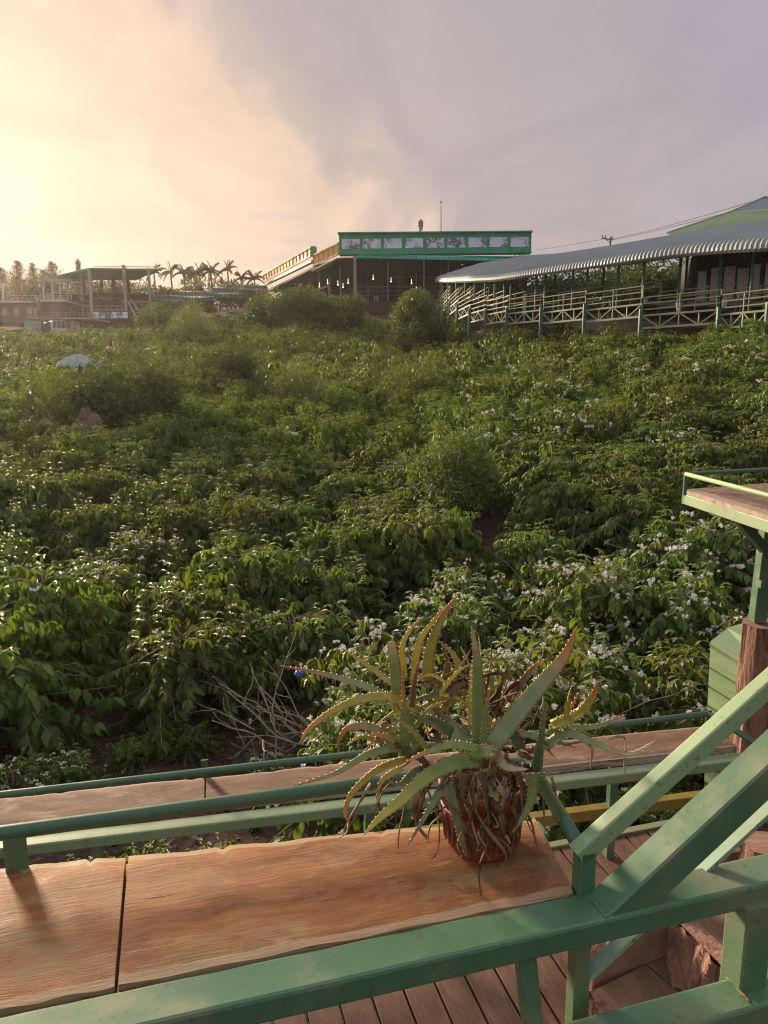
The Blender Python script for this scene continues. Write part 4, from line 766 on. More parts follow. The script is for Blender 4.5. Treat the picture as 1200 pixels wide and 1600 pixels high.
Gf, Gb = onl(F0, F1, G0), onl(B0, E1, G1); Bfar = Gb + (B0 - Gb)*2.4; Ffar = Gf + (F0 - Gf)*2.6; gp = (F1 - F0).normalized()*.0022
bc = thing('bar_counter', 'near balcony counter of orange planks on a green steel frame, carrying the aloe', 'counter', V(.0, .9, CZ - .9))
plank_mesh(Gf + gp, F1, E1, Gb + gp, .034, prng).build('plank', M['plank'], bc, True); plank_mesh(Ffar, Gf - gp, Gb - gp, Bfar, .034, prng).build('plank', M['plank'], bc, True)
ZB = -.705; b0, b1 = PZ(600, 1459, ZB), PZ(1200, 1331, ZB); bd = (b1 - b0).normalized(); bw = .058; bn2 = V(-bd.y, bd.x, 0)
c0 = b0 - bd*1.1 - bn2*bw/2; c1 = b0 + bd*1.5 - bn2*bw/2
mb = MB(); mb.beam(c0 - UP*.018, c1 - UP*.018, bw, .036, .005); mb.build('front_beam', M['green'], bc, False)
bk = B1 - NN*.05 - UP*.065; mb = MB(); mb.beam(bk - U*1.5, bk + U*.22, .04, .05, .004); mb.build('back_beam', M['green'], bc)
zr_ = -.645; r0, r1 = PZ(0, 1302, zr_), PZ(575, 1224, zr_); rd = (r1 - r0).normalized(); corner = PZ(832, 1192, zr_ + .005); corner = r0 + rd*((corner - r0).dot(rd)); endp = PZ(915, 1338, zr_)
pts = [r0 - rd*.8, r0, r1, corner - rd*.03]
for k in range(1, 5): t = k/5; a_, b_ = corner - rd*.03, corner + (endp - corner).normalized()*.03; pts.append(a_*(1-t)**2 + corner*2*t*(1-t) + b_*t*t)
pts += [corner + (endp - corner).normalized()*.03, endp]
mb = MB(); mb.tube(pts, .0108, 14); mb.smooth = True; mb.build('pipe_rail', M['green_dark'], bc)
pb = PZ(27, 1356, Z0); mb = MB(); mb.beam(pb - UP*.06, pb + UP*.05, .030, .008, .001, NN); mb.build('rail_post', M['green'], bc)
cp = PZ(911, 1385, Z0); mb = MB(); mb.beam(cp + UP*.058, cp - UP*.9, .024, .024, .002, NN); mb.build('corner_post', M['green'], bc)
pf = PZ(1172, 1412, -.742); mb = MB(); pl0 = pf + UP*.01; mb.beam(pl0, pl0 - UP*.35, .045, .045, .004, NN); mb.build('frame_post', M['green'], bc)
zl = -.865; l0, l1 = PZ(867, 1600, zl), PZ(1137, 1527, zl); ld_ = (l1 - l0).normalized(); ln = V(-ld_.y, ld_.x, 0); mb = MB(); lw = .055
mb.beam(l0 - ld_*.5 - ln*lw/2 - UP*.018, l1 + ld_*.6 - ln*lw/2 - UP*.018, lw, .036, .005); mb.build('lower_beam', M['green'], bc)
lg0 = PZ(820, 1490, -.74); mb = MB(); mb.beam(PZ(819, 1480, -.74), PZ(833, 1612, -.86), .026, .026, .006, NN); mb.build('leg', M['green'], bc)
# stair rails climbing to the right from the end of the counter
st = thing('stair_railing', 'green steel stair rails climbing right from the end of the counter', 'railing', V(.3, .9, CZ - .9))
def rail(pf, pb, s, th, L, mat, nm):
    a = ((pf + pb)/2); ax = (V(bd.x*math.cos(R(s)), bd.y*math.cos(R(s)), math.sin(R(s)))); wd = (pf - pb).length; mb = MB(); nrm = bn2.cross(ax).normalized(); nrm = nrm if nrm.z > 0 else -nrm
    prof = [(wd/2 - .010, 0), (wd/2, -.012), (wd/2, -th), (-wd/2, -th), (-wd/2, -.003), (-wd/2 + .003, 0)]
    mb.loft([[p + bn2*x + nrm*y for x, y in prof] for p in (a, a + ax*L)]); return mb.build(nm, mat, st)
rail(PZ(948, 1433, ZB), PZ(912, 1391, ZB), 36.5, .045, .75, M['green'], 'handrail')
ip = cp + UP*.06; ax = V(U.x*math.cos(R(37)), U.y*math.cos(R(37)), math.sin(R(37))); mb = MB(); mb.beam(ip - ax*.015, ip + ax*.85, .024, .026, .003); mb.build('inner_handrail', M['sage'], st)
lp = cp - UP*.155; mb = MB(); mb.beam(lp, lp + ax*.8, .022, .007, .001); mb.build('lower_bar', M['mint'], st)
# ------------------------------------------------------------------ potted aloe on the counter
al = thing('potted_aloe', 'sprawling spiny aloe with orange tips and withered leaves in a terracotta pot', 'potted plant', PZ(752, 1310, Z0))
pc = PZ(752, 1318, Z0); YC = pc.y
mb = MB(); rings = []
for z, r in ((0, .048), (.004, .051), (.03, .055), (.06, .059), (.085, .062), (.086, .067), (.105, .068), (.108, .066), (.108, .060), (.09, .058)):
    rings.append([pc + V((r + (.0012*math.sin(24*a) if .004 < z < .08 else 0))*math.cos(a), (r + (.0012*math.sin(24*a) if .004 < z < .08 else 0))*math.sin(a), z + .002) for a in np.linspace(0, 2*math.pi, 97)[:-1]])
mb.loft(rings); mb.smooth = True; mb.build('pot', M['pot'], al)
mb = MB()
for k in range(18): a = k*2*math.pi/18; p = [pc + V((.0572 + .0035*z/.05)*math.cos(a + s*.11), (.0572 + .0035*z/.05)*math.sin(a + s*.11), .018 + z) for s, z in ((-1, 0), (0, .045), (1, 0), (0, .018), (-1, 0))]; mb.tube(p, .0016, 5)
mb.tube([pc + V(.0615*math.cos(a), .0615*math.sin(a), .072) for a in np.linspace(0, 6.283, 50)], .002, 5); mb.build('relief', M['pot'], al)
mb = MB(); mb.ball(pc + UP*.088, .058, 16, .28); mb.build('earth', M['soil'], al)
GR, GY, OL, OR, RD, TN, GG, DK, BR = (.22,.30,.09), (.56,.45,.05), (.36,.31,.05), (.68,.23,.04), (.50,.10,.05), (.62,.43,.24), (.24,.30,.15), (.085,.135,.055), (.20,.095,.05)
def catmull(P, n):
    P = [Vector(p) for p in P]; P = [P[0]*2 - P[1]] + P + [P[-1]*2 - P[-2]]; out = []; m = len(P) - 3
    for i in range(n + 1):
        t = i/n*m; k = min(int(t), m - 1); t -= k; a, b, c, d = P[k:k+4]
        out.append(.5*((2*b) + (c - a)*t + (2*a - 5*b + 4*c - d)*t*t + (3*b - a - 3*c + d)*t**3))
    return out
arng = np.random.default_rng(12)
def aloe_leaf(px, off, wpx, c0, c1, flat=.28, blunt=0.0, roll=0.0, mid=.42, teeth=True):
    n = len(px); P = [PY(x, y, YC + off[0] + (off[1] - off[0])*(i/(n-1))) for i, (x, y) in enumerate(px)]
    C_ = catmull(P, 22); w0 = wpx*.82/1010.0; mb = MB(); N_ = len(C_); cols = []; ref = V(0, -.55, .83)
    rings = []; edge = []
    for i, p in enumerate(C_):
        t = i/(N_-1); T = (C_[min(i+1, N_-1)] - C_[max(i-1, 0)]).normalized(); s = T.cross(ref)
        if s.length < .2: s = T.cross(V(1, .2, 0))
        s.normalize(); nm = s.cross(T).normalized()
        if roll: q_ = Matrix.Rotation(R(roll), 3, T); s = q_ @ s; nm = q_ @ nm
        w = w0*(.82 + .18*math.sin(min(1, t*3)*1.57))*max(.03, (1 - t)**.68*(1 - blunt) + blunt*(1 if t < .97 else .8))
        h = w*flat*(1 - .3*t); ring = [(-1, .10), (-.55, -.28), (0, -.75), (.55, -.28), (1, .10), (.5, .02), (0, -.08), (-.5, .02)]
        rings.append([p + s*(x*w*.5) + nm*(-(-y_)*h*1.5) for x, y_ in ring]); edge.append((p - s*w*.5 + nm*h*.15, p + s*w*.5 + nm*h*.15, s, T, w))
        k = sst(mid, 1.0, t); v_ = 1 + .08*math.sin(i*1.7 + wpx); cc = tuple(min(1, (c0[j]*(1-k) + c1[j]*k)*v_) for j in range(3)); ed = tuple(min(1, cc[j]*.45 + (.44,.36,.19)[j]*.55) for j in range(3)); cols += [ed, cc, cc, cc, ed, cc, cc, cc]
    nr = 8; vs = [p for r in rings for p in r]; fs = [(i*nr + k, i*nr + (k+1) % nr, (i+1)*nr + (k+1) % nr, (i+1)*nr + k) for i in range(N_-1) for k in range(nr)]; fs.append(tuple(range(nr))[::-1]); fs.append(tuple((N_-1)*nr + k for k in range(nr)))
    mb.add(vs, fs, cols)
    if teeth:
        for side in (0, 1):
            L = 0; nxt = .006
            for i in range(1, N_ - 2):
                a, b = edge[i-1][side], edge[i][side]; L += (b - a).length
                while L > nxt:
                    nxt += .0085*arng.uniform(.8, 1.2); e = edge[i]; sg = -1 if side == 0 else 1; p = b; ht = .0024*min(1, .35 + e[4]/.022); T = e[3]; S_ = e[2]*sg; u_ = S_.cross(T)
                    mb.add([p - T*.0017 - S_*.0008, p + T*.0017 - S_*.0008, p + u_*.0012 - S_*.0008, p - u_*.0012 - S_*.0008, p + S_*ht + T*.0014], [(0,2,4), (2,1,4), (1,3,4), (3,0,4)], (.62,.46,.24))
    mb.smooth = True; return mb.build('leaf', M['aloe'], al)
LV = [ # waypoints base to tip in the photo, distance from the pot's axis at base and tip, width, colours
 ([(735,1166),(700,1133),(660,1100)], (.0,.07), 40, GG, GR, .3), ([(655,1112),(610,1090),(560,1094),(515,1114),(482,1140),(468,1162)], (.02,-.03), 25, OL, OR, .3),
 ([(625,1100),(570,1072),(500,1052),(438,1040)], (.03,.05), 20, GG, RD, .3), ([(612,1068),(575,1040),(530,1010)], (.04,.08), 14, OL, OR, .3),
 ([(621,1095),(617,1040),(611,1002)], (.02,.03), 24, GR, TN, .3, .65), ([(632,1062),(629,1010),(645,980),(671,957)], (.05,.07), 14, GY, BR, .3), ([(645,1070),(655,1006),(675,974),(698,944)], (.04,.05), 17, GY, OR, .3),
 ([(667,1062),(673,1013),(692,963),(717,928)], (.04,.05), 26, OL, RD, .35), ([(631,1110),(630,1070),(631,1038)], (-.01,-.02), 9, OR, RD, .4), ([(644,1105),(648,1065),(655,1030)], (-.01,-.01), 13, BR, RD, .4),
 ([(748,1168),(747,1080),(744,1021),(736,978)], (-.01,.0), 30, GR, TN, .35), ([(736,1140),(737,1070),(741,1020)], (.01,.02), 15, GY, OR, .35), ([(754,1170),(759,1115),(765,1078)], (-.02,-.02), 15, GR, OR, .35),
 ([(764,1172),(813,1110),(858,1056),(884,1022),(902,978)], (-.03,-.02), 42, GG, OR, .3, 0, 0, .35), ([(793,1096),(830,1047),(856,1028)], (.05,.07), 17, BR, OR, .35), ([(862,1134),(903,1116),(926,1088),(935,1064)], (.0,-.02), 27, OL, OR, .3),
 ([(858,1136),(925,1136),(956,1126),(980,1116)], (.01,.01), 14, GR, RD, .35), ([(852,1166),(887,1146),(927,1160),(983,1178),(1025,1157)], (.0,-.02), 24, GG, TN, .3), ([(835,1222),(843,1170),(853,1096)], (-.02,-.01), 25, DK, GG, .35),
 ([(735,1176),(768,1176),(792,1199),(826,1202)], (-.04,-.08), 30, GR, (.60,.42,.25), .15, 0, 25, .05), ([(752,1188),(708,1192),(663,1217),(627,1251),(594,1278),(568,1305)], (-.04,-.13), 37, GR, GY, .32, 0, 0, .2),
 ([(748,1170),(706,1164),(663,1177),(628,1194)], (-.05,-.08), 19, GR, OR, .35), ([(632,1166),(577,1178),(522,1209),(450,1230)], (-.02,-.05), 19, GR, (.45,.2,.13), .35), ([(635,1186),(588,1204),(549,1241),(540,1270),(545,1286)], (-.02,-.05), 17, OL, OR, .3, 0, 0, .1),
 ([(629,1200),(597,1220),(588,1254)], (-.04,-.05), 15, OL, (.45,.27,.12), .3, 0, 0, 0), ([(700,1215),(672,1262),(636,1323)], (-.06,-.10), 17, GG, (.2,.2,.15), .3), ([(701,1222),(713,1272),(723,1316),(731,1342)], (-.07,-.08), 24, GG, BR, .3),
 ([(762,1200),(772,1232),(777,1252)], (-.06,-.08), 42, GR, OL, .2), ([(834,1208),(828,1256),(799,1304)], (-.05,-.07), 23, GR, GR, .3), ([(842,1218),(873,1270),(906,1316),(918,1344)], (-.03,-.03), 29, DK, (.22,.12,.08), .3),
 ([(815,1214),(848,1210),(880,1206)], (-.06,-.06), 10, DK, GG, .4), ([(622,1164),(580,1137),(543,1138),(526,1162)], (-.01,-.03), 23, GG, RD, .3, 0, 0, .1), ([(625,1164),(600,1150),(570,1147)], (-.02,-.04), 17, OL, OR, .3, 0, 0, .1), ([(624,1152),(580,1131),(543,1117)], (.01,.02), 12, GR, OL, .35),
 ([(633,1170),(630,1130),(631,1088)], (-.02,-.02), 23, GR, OL, .4), ([(669,1170),(641,1139),(612,1119)], (-.03,-.05), 14, OL, RD, .4), ([(680,1085),(700,1045),(688,1002)], (.07,.09), 20, DK, BR, .3), ([(726,1060),(706,1020),(684,1000)], (.06,.09), 16, OL, BR, .3), ([(722,1070),(725,1040),(726,1012)], (.06,.07), 11, BR, BR, .4),
 ([(690,1110),(720,1085),(765,1082)], (.05,.06), 18, OL, BR, .3), ([(800,1130),(830,1085),(851,1060)], (.03,.05), 18, DK, OL, .3), ([(706,1145),(675,1125),(650,1118)], (.02,.02), 28, DK, GR, .3), ([(775,1150),(800,1120),(812,1095)], (.02,.05), 22, DK, GR, .3), ([(815,1170),(800,1140),(810,1110)], (.0,.03), 26, DK, GR, .3),
 ([(870,1134),(895,1100),(905,1080)], (.02,.03), 10, OR, RD, .4), ([(655,1170),(640,1130),(636,1105)], (.0,.0), 24, GR, OL, .35), ([(600,1160),(565,1152),(540,1165)], (-.01,-.02), 12, OL, TN, .3), ([(690,1196),(650,1205),(625,1225),(605,1218)], (-.03,-.05), 18, DK, OL, .3),
 ([(840,1170),(870,1160),(900,1168)], (.03,.05), 18, DK, BR, .3), ([(700,1090),(672,1100),(650,1108)], (.05,.05), 16, OL, BR, .3)]
for k in range(26):      # shorter inner and half-dead leaves filling the heart of the clump
    a = arng.uniform(0, 6.283); cx_, cy_ = [(742, 1165), (630, 1140), (850, 1150), (690, 1085), (760, 1110)][k % 5]; ln = arng.uniform(45, 105); el = arng.uniform(-.3, 1.2); dx_ = math.cos(a)*ln*math.cos(el); dy_ = -abs(math.sin(el))*ln if el > 0 else ln*.35; bx_, by_ = cx_ + arng.normal(0, 14), cy_ + arng.normal(0, 12)
    LV.append(([(bx_, by_), (bx_ + dx_*.5, by_ + dy_*.62 - 6), (bx_ + dx_, by_ + dy_ + (14 if el < .6 else 0))], (.01 + .03*(k % 5 in (3, 4)), .01 + .03*(k % 5 in (3, 4)) + .04*math.sin(a)), arng.uniform(9, 19), [OL, DK, GR, BR, GY][int(arng.integers(5))], [OR, BR, RD, OL, TN][int(arng.integers(5))], .35, 0, 0, arng.uniform(.1, .5)))
for a in LV: aloe_leaf(*a)
def ribbon(P, w, col, nm='dry_leaf', mat='dry'):
    C_ = catmull(P, 16); mb = MB(); L_, cl = [], []
    for i, p in enumerate(C_):
        t = i/16; T = (C_[min(i+1, 16)] - C_[max(i-1, 0)]).normalized(); s = T.cross(V(math.sin(i*.5 + w*900), -.8, math.cos(i*.4))).normalized(); q_ = w*(1 - .8*t)*.5; nm_ = s.cross(T)
        L_.append([p + s*q_ + nm_*q_*.6, p - nm_*.0011, p - s*q_ + nm_*q_*.6, p + nm_*.0009]); cl += [col]*4
    vs = [p for r in L_ for p in r]; mb.add(vs, [(i*4+k, i*4+(k+1)%4, (i+1)*4+(k+1)%4, (i+1)*4+k) for i in range(16) for k in range(4)], cl); mb.smooth = True; return mb.build(nm, M[mat], al)
DRY = [([(668,1190),(655,1215),(662,1240),(650,1262),(660,1282)], -.045, 22), ([(725,1208),(722,1240),(735,1265),(728,1300)], -.075, 22), ([(772,1206),(768,1240),(782,1272),(790,1312)], -.075, 24), ([(700,1085),(735,1062),(775,1050),(800,1062)], .05, 18), ([(660,1075),(690,1058),(718,1042),(735,1015)], .06, 14), ([(760,1098),(782,1072),(792,1040)], .05, 14), ([(790,1205),(800,1225),(795,1250),(806,1280),(800,1325)], -.065, 16), ([(700,1215),(684,1245),(690,1270),(672,1290),(668,1318)], -.075, 9), ([(740,1212),(742,1260),(765,1300),(790,1335),(782,1362)], -.085, 10), ([(752,1205),(760,1265),(768,1300),(795,1322),(798,1350)], -.08, 14), ([(715,1205),(735,1228),(745,1250),(738,1280),(748,1320)], -.075, 12), ([(770,1215),(785,1240),(782,1280),(797,1318)], -.08, 12), ([(672,1218),(660,1250),(650,1285),(668,1312)], -.05, 10), ([(640,1215),(632,1260),(624,1300),(622,1325)], -.03, 6), ([(655,1225),(645,1262),(655,1290),(668,1308)], -.03, 12),
 ([(665,1225),(680,1262),(686,1298),(684,1330),(674,1342)], -.05, 5), ([(600,1220),(590,1250),(600,1275),(588,1255)], -.02, 6), ([(580,1225),(560,1255),(545,1280),(535,1300),(522,1306)], -.04, 6), ([(545,1285),(542,1300),(530,1310)], -.05, 4), ([(845,1220),(850,1260),(852,1300)], -.02, 7), ([(918,1160),(926,1175),(922,1202)], .0, 5), ([(950,1155),(975,1152),(975,1190),(978,1215)], .0, 5), ([(880,1165),(920,1160),(924,1200)], .0, 4),
 ([(690,1090),(720,1068),(745,1055),(775,1075)], .06, 10), ([(720,1100),(735,1050),(720,1010)], .07, 8), ([(750,1110),(765,1050),(768,1008)], .05, 7), ([(740,1100),(752,1040),(748,995)], .06, 7), ([(770,1120),(790,1080),(812,1065),(800,1095)], .04, 14), ([(700,1120),(690,1085),(670,1060),(690,1050)], .05, 9), ([(730,1112),(770,1098),(810,1082),(845,1090)], .03, 7), ([(690,1060),(700,1035),(720,1050)], .06, 8), ([(620,1160),(640,1185),(620,1205),(630,1225)], -.02, 12), ([(650,1180),(665,1200),(650,1222),(662,1240)], -.03, 14), ([(790,1180),(800,1215),(790,1250)], -.05, 20), ([(810,1190),(815,1235),(822,1270)], -.04, 18), ([(780,1170),(765,1195),(775,1222),(760,1250)], -.06, 12),
 ([(705,1225),(730,1205),(752,1222),(740,1240)], -.07, 8), ([(690,1245),(715,1275),(730,1300),(752,1318),(765,1345)], -.08, 6), ([(800,1240),(790,1280),(800,1305)], -.07, 9), ([(728,1290),(715,1315),(722,1340)], -.08, 6), ([(505,1145),(490,1160),(478,1185)], .0, 4), ([(585,1265),(596,1240),(610,1222)], -.02, 6), ([(860,1215),(868,1240),(866,1262)], .0, 8)]
for P_, off, w in DRY:
    c = [(.34,.23,.14), (.26,.15,.09), (.40,.29,.19), (.20,.11,.075)][int(arng.integers(4))]; ribbon([PY(x, y, YC + off + float(arng.normal(0, .008))) for x, y in P_], w/1010, c)
for k in range(38):   # the tangle of withered leaves round the pot and in the heart of the plant
    if k < 13: a = arng.uniform(-2.9, .1); r = arng.uniform(.03, .07); p = pc + V(r*math.cos(a), r*math.sin(a), arng.uniform(.10, .16)); dz = -arng.uniform(.03, .11)
    else: a = arng.uniform(0, 6.28); r = arng.uniform(0, .10); p = pc + V(r*math.cos(a) - .01, r*math.sin(a)*.6 + .03, arng.uniform(.12, .22)); dz = arng.uniform(-.05, .07)
    P_ = [p]; d = V(math.cos(a)*.02, math.sin(a)*.02, 0)
    for j in range(3): P_.append(P_[-1] + d*(1 - .3*j) + V(*arng.normal(0, .010, 3)) + UP*dz/3)
    c = [(.30,.20,.12), (.22,.125,.08), (.36,.26,.17), (.16,.085,.06)][int(arng.integers(4))]; ribbon(P_, arng.uniform(.004, .013), c)
# ------------------------------------------------------------------ lower terrace: deck, stairs, second counter
D0, CF = -2.6, -1.97
dk = thing('lower_deck', 'dark reddish plank deck below the counters', 'deck', V(.5, 2.4, CZ + D0))
e0, e1 = PZ(870, 1326, D0), PZ(1000, 1301, D0); ed = (e1 - e0).normalized(); en = V(-ed.y, ed.x, 0)
for k in range(38):
    a = e0 + ed*(-4.6 + k*.142); drng = np.random.default_rng(k); mb = MB(); wv = .0686; dz = float(drng.normal(0, .0012))
    mb.beam(a + en*.0 + UP*(-.02 + dz), a - en*3.4 + UP*(-.02 + dz), wv*2 - .006*drng.uniform(.7, 1.6), .04, .003); mb.build('board', M['deck'], dk)
mb = MB(); mb.beam(e0 - ed*4.7 + en*.03 - UP*.05, e0 + ed*3 + en*.03 - UP*.05, .05, .12, .004); mb.build('edge_beam', M['railing'], dk)
fc = thing('bar_counter', 'lower second counter of grey-brown planks with a thin green rail, by the shrubs', 'counter', V(0, 3.4, CZ + D0))
f0, f1 = PZ(0, 1291, CF), PZ(1152, 1165, CF); h0, h1 = PZ(0, 1247, CF), PZ(1104, 1133, CF); s0, s1 = PZ(320, 1258, CF), PZ(321, 1212, CF); fd = (f1 - f0).normalized(); hd = (h1 - h0).normalized()
sf = f0 + fd*((s0 - f0).dot(fd)); sb = h0 + hd*((s1 - h0).dot(hd)); g2 = fd*.004
plank_mesh(sf + g2, f1, h1, sb + g2, .04, prng, .004).build('plank', M['plank_far'], fc, True); plank_mesh(f0 - fd*.9, sf - g2, sb - g2, h0 - hd*.9, .04, prng, .004).build('plank', M['plank_far'], fc, True)
ga, gb = PZ(42, 1310, CF - .02), PZ(1140, 1181, CF - .02); gd = (gb - ga).normalized(); gn = V(-gd.y, gd.x, 0); mb = MB(); mb.beam(ga - gd*1.2 - gn*.01 - UP*.03, gb + gd*.35 - gn*.01 - UP*.03, .075, .05, .006); mb.build('front_beam', M['beam_pale'], fc)
ya, yb = PZ(835, 1273, CF - .32), PZ(1075, 1242, CF - .32); yd = (yb - ya).normalized(); mb = MB(); mb.beam(ya - yd*3.6 - UP*.03, yb + yd*.8 - UP*.03, .06, .06, .005); mb.build('lower_beam', M['yellow'], fc)
for t in (-2.2, -.9, .45, 1.75): p = ya + yd*t; mb = MB(); mb.beam(V(p.x, p.y, CZ + CF - .07), V(p.x, p.y, CZ + D0), .045, .045, .004, gn); mb.build('leg', M['green'], fc)
zz = CF + .085; t0, t1 = PZ(0, 1242, zz), PZ(1108, 1115, zz); td = (t1 - t0).normalized(); tn = (f1 - h1).normalized(); mb = MB(); mb.tube([t0 - td*.9, t0, t1 - td*.02, t1 + tn*.02, t1 + tn*.42], .017, 10); mb.smooth = True; mb.build('pipe_rail', M['green_dark'], fc)
for q_ in ((321, 1213), (1106, 1133)): p = PZ(*q_, CF); mb = MB(); mb.beam(p - UP*.08, p + UP*.09, .035, .012, .001, NN); mb.build('rail_post', M['green_dark'], fc)
# stairs with bark-edged log sides, bottom right
sr = thing('log_stairs', 'wooden steps with bark-faced log risers, bottom right', 'stairs', PZ(1000, 1530, D0 + .2))
def pl(pts, z): return [PZ(x, y, z) for x, y in pts]
mb = MB(); mb.slab(pl([(926, 1548), (1008, 1508), (1075, 1562), (960, 1625), (945, 1605)], -2.36), .05); mb.build('step', M['tread'], sr)
mb = MB(); mb.slab(pl([(1011, 1507), (1046, 1494), (1112, 1548), (1078, 1562)], -2.362), .05); mb.build('step', M['tread'], sr)
T2 = pl([(1062, 1432), (1050, 1400), (1180, 1372), (1290, 1500), (1145, 1520)], -2.10); mb = MB(); mb.slab(T2, .04); mb.build('step', M['tread'], sr)
T3 = pl([(1190, 1355), (1180, 1340), (1300, 1310), (1330, 1400), (1240, 1420)], -1.85); mb = MB(); mb.slab(T3, .3); mb.build('step', M['tread'], sr)
brng = np.random.default_rng(31)
def bark_slab(a, b, c, d, nm, nx_=26, ny_=20, depth=.035):     # rough bark-covered face between four corners (a top-left, b top-right, c bottom-right, d bottom-left)
    n = (b - a).cross(d - a).normalized(); n = n if n.dot(V(0, 0, CZ) - a) > 0 else -n; vs = []; fs = []
    for j in range(ny_ + 1):
        for i in range(nx_ + 1):
            u, v = i/nx_, j/ny_; p = a.lerp(b, u).lerp(d.lerp(c, u), v); r = .9*math.sin(u*11 + 2.4*math.sin(v*3)) + .6*math.sin(u*27 + 3*math.sin(v*4)) + float(brng.normal(0, .12)); vs.append(p + n*(depth*(.5 + .35*r)) + UP*float(brng.normal(0, .004)))
    w = nx_ + 1; fs = [(j*w+i, j*w+i+1, (j+1)*w+i+1, (j+1)*w+i) for j in range(ny_) for i in range(nx_)]; o = len(vs); vs += [a - n*.06, b - n*.06, c - n*.06, d - n*.06]
    fs += [(0, o, o+1, nx_), (nx_, o+1, o+2, (ny_+1)*w - 1), ((ny_+1)*w - 1, o+2, o+3, ny_*w), (ny_*w, o+3, o, 0)]
    mb = MB(); mb.add(vs, fs); return mb.build(nm, M['bark'], sr)
a, b = PZ(1058, 1432, -2.09), PZ(1150, 1526, -2.09); bark_slab(a, b, V(b.x, b.y, CZ - 2.36), V(a.x, a.y, CZ - 2.36), 'log_riser')
a, b = PZ(1186, 1352, -1.85), PZ(1250, 1420, -1.85); bark_slab(a, b, V(b.x, b.y, CZ - 2.1), V(a.x, a.y, CZ - 2.1), 'log_riser')
q0, q1 = PZ(926, 1534, -2.36), PZ(1048, 1490, -2.36); mb = MB(); mb.prism([q0 - UP*.1, q1 - UP*.1, q1 + UP*.30, q0 + (q1 - q0)*.3 + UP*.23, q0 + UP*.05], NN*.05); mb.build('side_board', M['tan_board'] if 'tan_board' in M else M['logwood'], sr)
mb = MB(); pts = [q0 + NN*.03 + UP*.06 + (q1 - q0)*t*1.0 + UP*(.30*t) for t in (0, .35, .7, 1.05)]; mb.tube(pts, [.03, .045, .05, .045], 9); mb.build('log_edge', M['bark'], sr)
q0, q1 = PZ(925, 1549, -2.36), PZ(948, 1610, -2.36); bark_slab(q0, q1, V(q1.x, q1.y, CZ + D0), V(q0.x, q0.y, CZ + D0), 'log_riser', 14, 12, .02)
def log(px, py, z, r, h, lab, tilt=(0, 0), bot=None, name='log_post'):
    tp = PZ(px, py, z); t = thing(name, lab, 'log', tp - UP*h); n = 30; rings = []; lr = np.random.default_rng(int(px))
    ph = lr.uniform(0, 6, 5)
    for i in range(13):
        v = i/12; rr = r*(1 + .08*v); c = tp - UP*h*v + V(tilt[0]*v, tilt[1]*v, 0)
        rings.append([c + V(math.cos(a)*rr*(1 + .05*math.sin(7*a + ph[0] + 2*v) + .035*math.sin(15*a + 5*v + ph[1]) + float(lr.normal(0, .012))), math.sin(a)*rr*(1 + .05*math.sin(7*a + ph[0] + 2*v) + float(lr.normal(0, .012))), 0) for a in np.linspace(0, 2*math.pi, n + 1)[:-1]])
    mb = MB(); mb.loft(rings, False); mb.build('bark', M['bark'], t); mb = MB(); mb.add([p + UP*.001 for p in rings[0]], [tuple(range(n))]); mb.build('cut_face', M['logwood'], t); return t
# platform on the right: table corner on a log
YP = 4.75; lt = PY(1181, 972, YP); LR = .105
log(1192, 974, lt.z - CZ, .125, 1.9, 'bark-covered log post carrying the raised table, right edge')
log(1126, 1316, -2.15, .085, .5, 'round-cut log stump standing by the stairs')
log(1196, 1318, -1.95, .09, .6, 'log stump by the right edge under the handrail')
pt = thing('raised_table', 'corner of a raised wooden table on a green frame, right edge', 'table', lt)
zt_ = PY(1071, 768, YP - .1).z - CZ; ta = PZ(1070, 764, zt_); tb_ = PZ(1200, 803, zt_); tc_ = PZ(1200, 755, zt_); dF = (tb_ - ta).normalized(); dB = (tc_ - ta).normalized()
zt_w = zt_ + CZ; pA, pB, pC = ta, ta + dF*1.9, ta + dF*1.9 + dB*1.6; pD = ta + dB*1.6
plank_mesh(pA, pB, pC, pD, .035, prng, .004).build('tabletop', M['plank_far'], pt, True)
mb = MB(); mb.beam(pA - UP*.068 + dB*.02, pB - UP*.068 + dB*.02, .04, .065, .004); mb.beam(pA - UP*.07, pD - UP*.07, .04, .06, .004); mb.build('frame', M['sage'], pt)
rz = UP*.098; mb = MB(); mb.tube([pB + rz, pA + rz], .014, 10); mb.smooth = True; mb.build('pipe_rail', M['sage'], pt); mb = MB(); mb.tube([pA + rz, pD + rz], .013, 10); mb.build('back_rail', M['green_dark'], pt)
mb = MB(); mb.beam(pA - UP*.04, pA + rz, .02, .02); mb.build('rail_post', M['green_dark'], pt)
top = PY(1200, 806, YP); mb = MB(); mb.beam(PY(1183, 970, YP), PY(1205, 790, YP), .085, .085, .005, V(0, 1, 0)); mb.build('post', M['green'], pt)
mb = MB(); mb.beam(PY(1143, 797, YP - .02), PY(1203, 868, YP - .03), .05, .06, .004, V(.6, .2, .8)); mb.build('brace', M['green_dark'], pt)
mb = MB(); mb.beam(PY(1158, 803, YP + .25), PY(1196, 860, YP + .05), .05, .05, .004); mb.build('brace', M['green'], pt); mb = MB(); mb.beam(PY(1186, 912, YP - .05), PY(1260, 914, YP - .05), .05, .05, .004); mb.build('cross_bar', M['green'], pt)
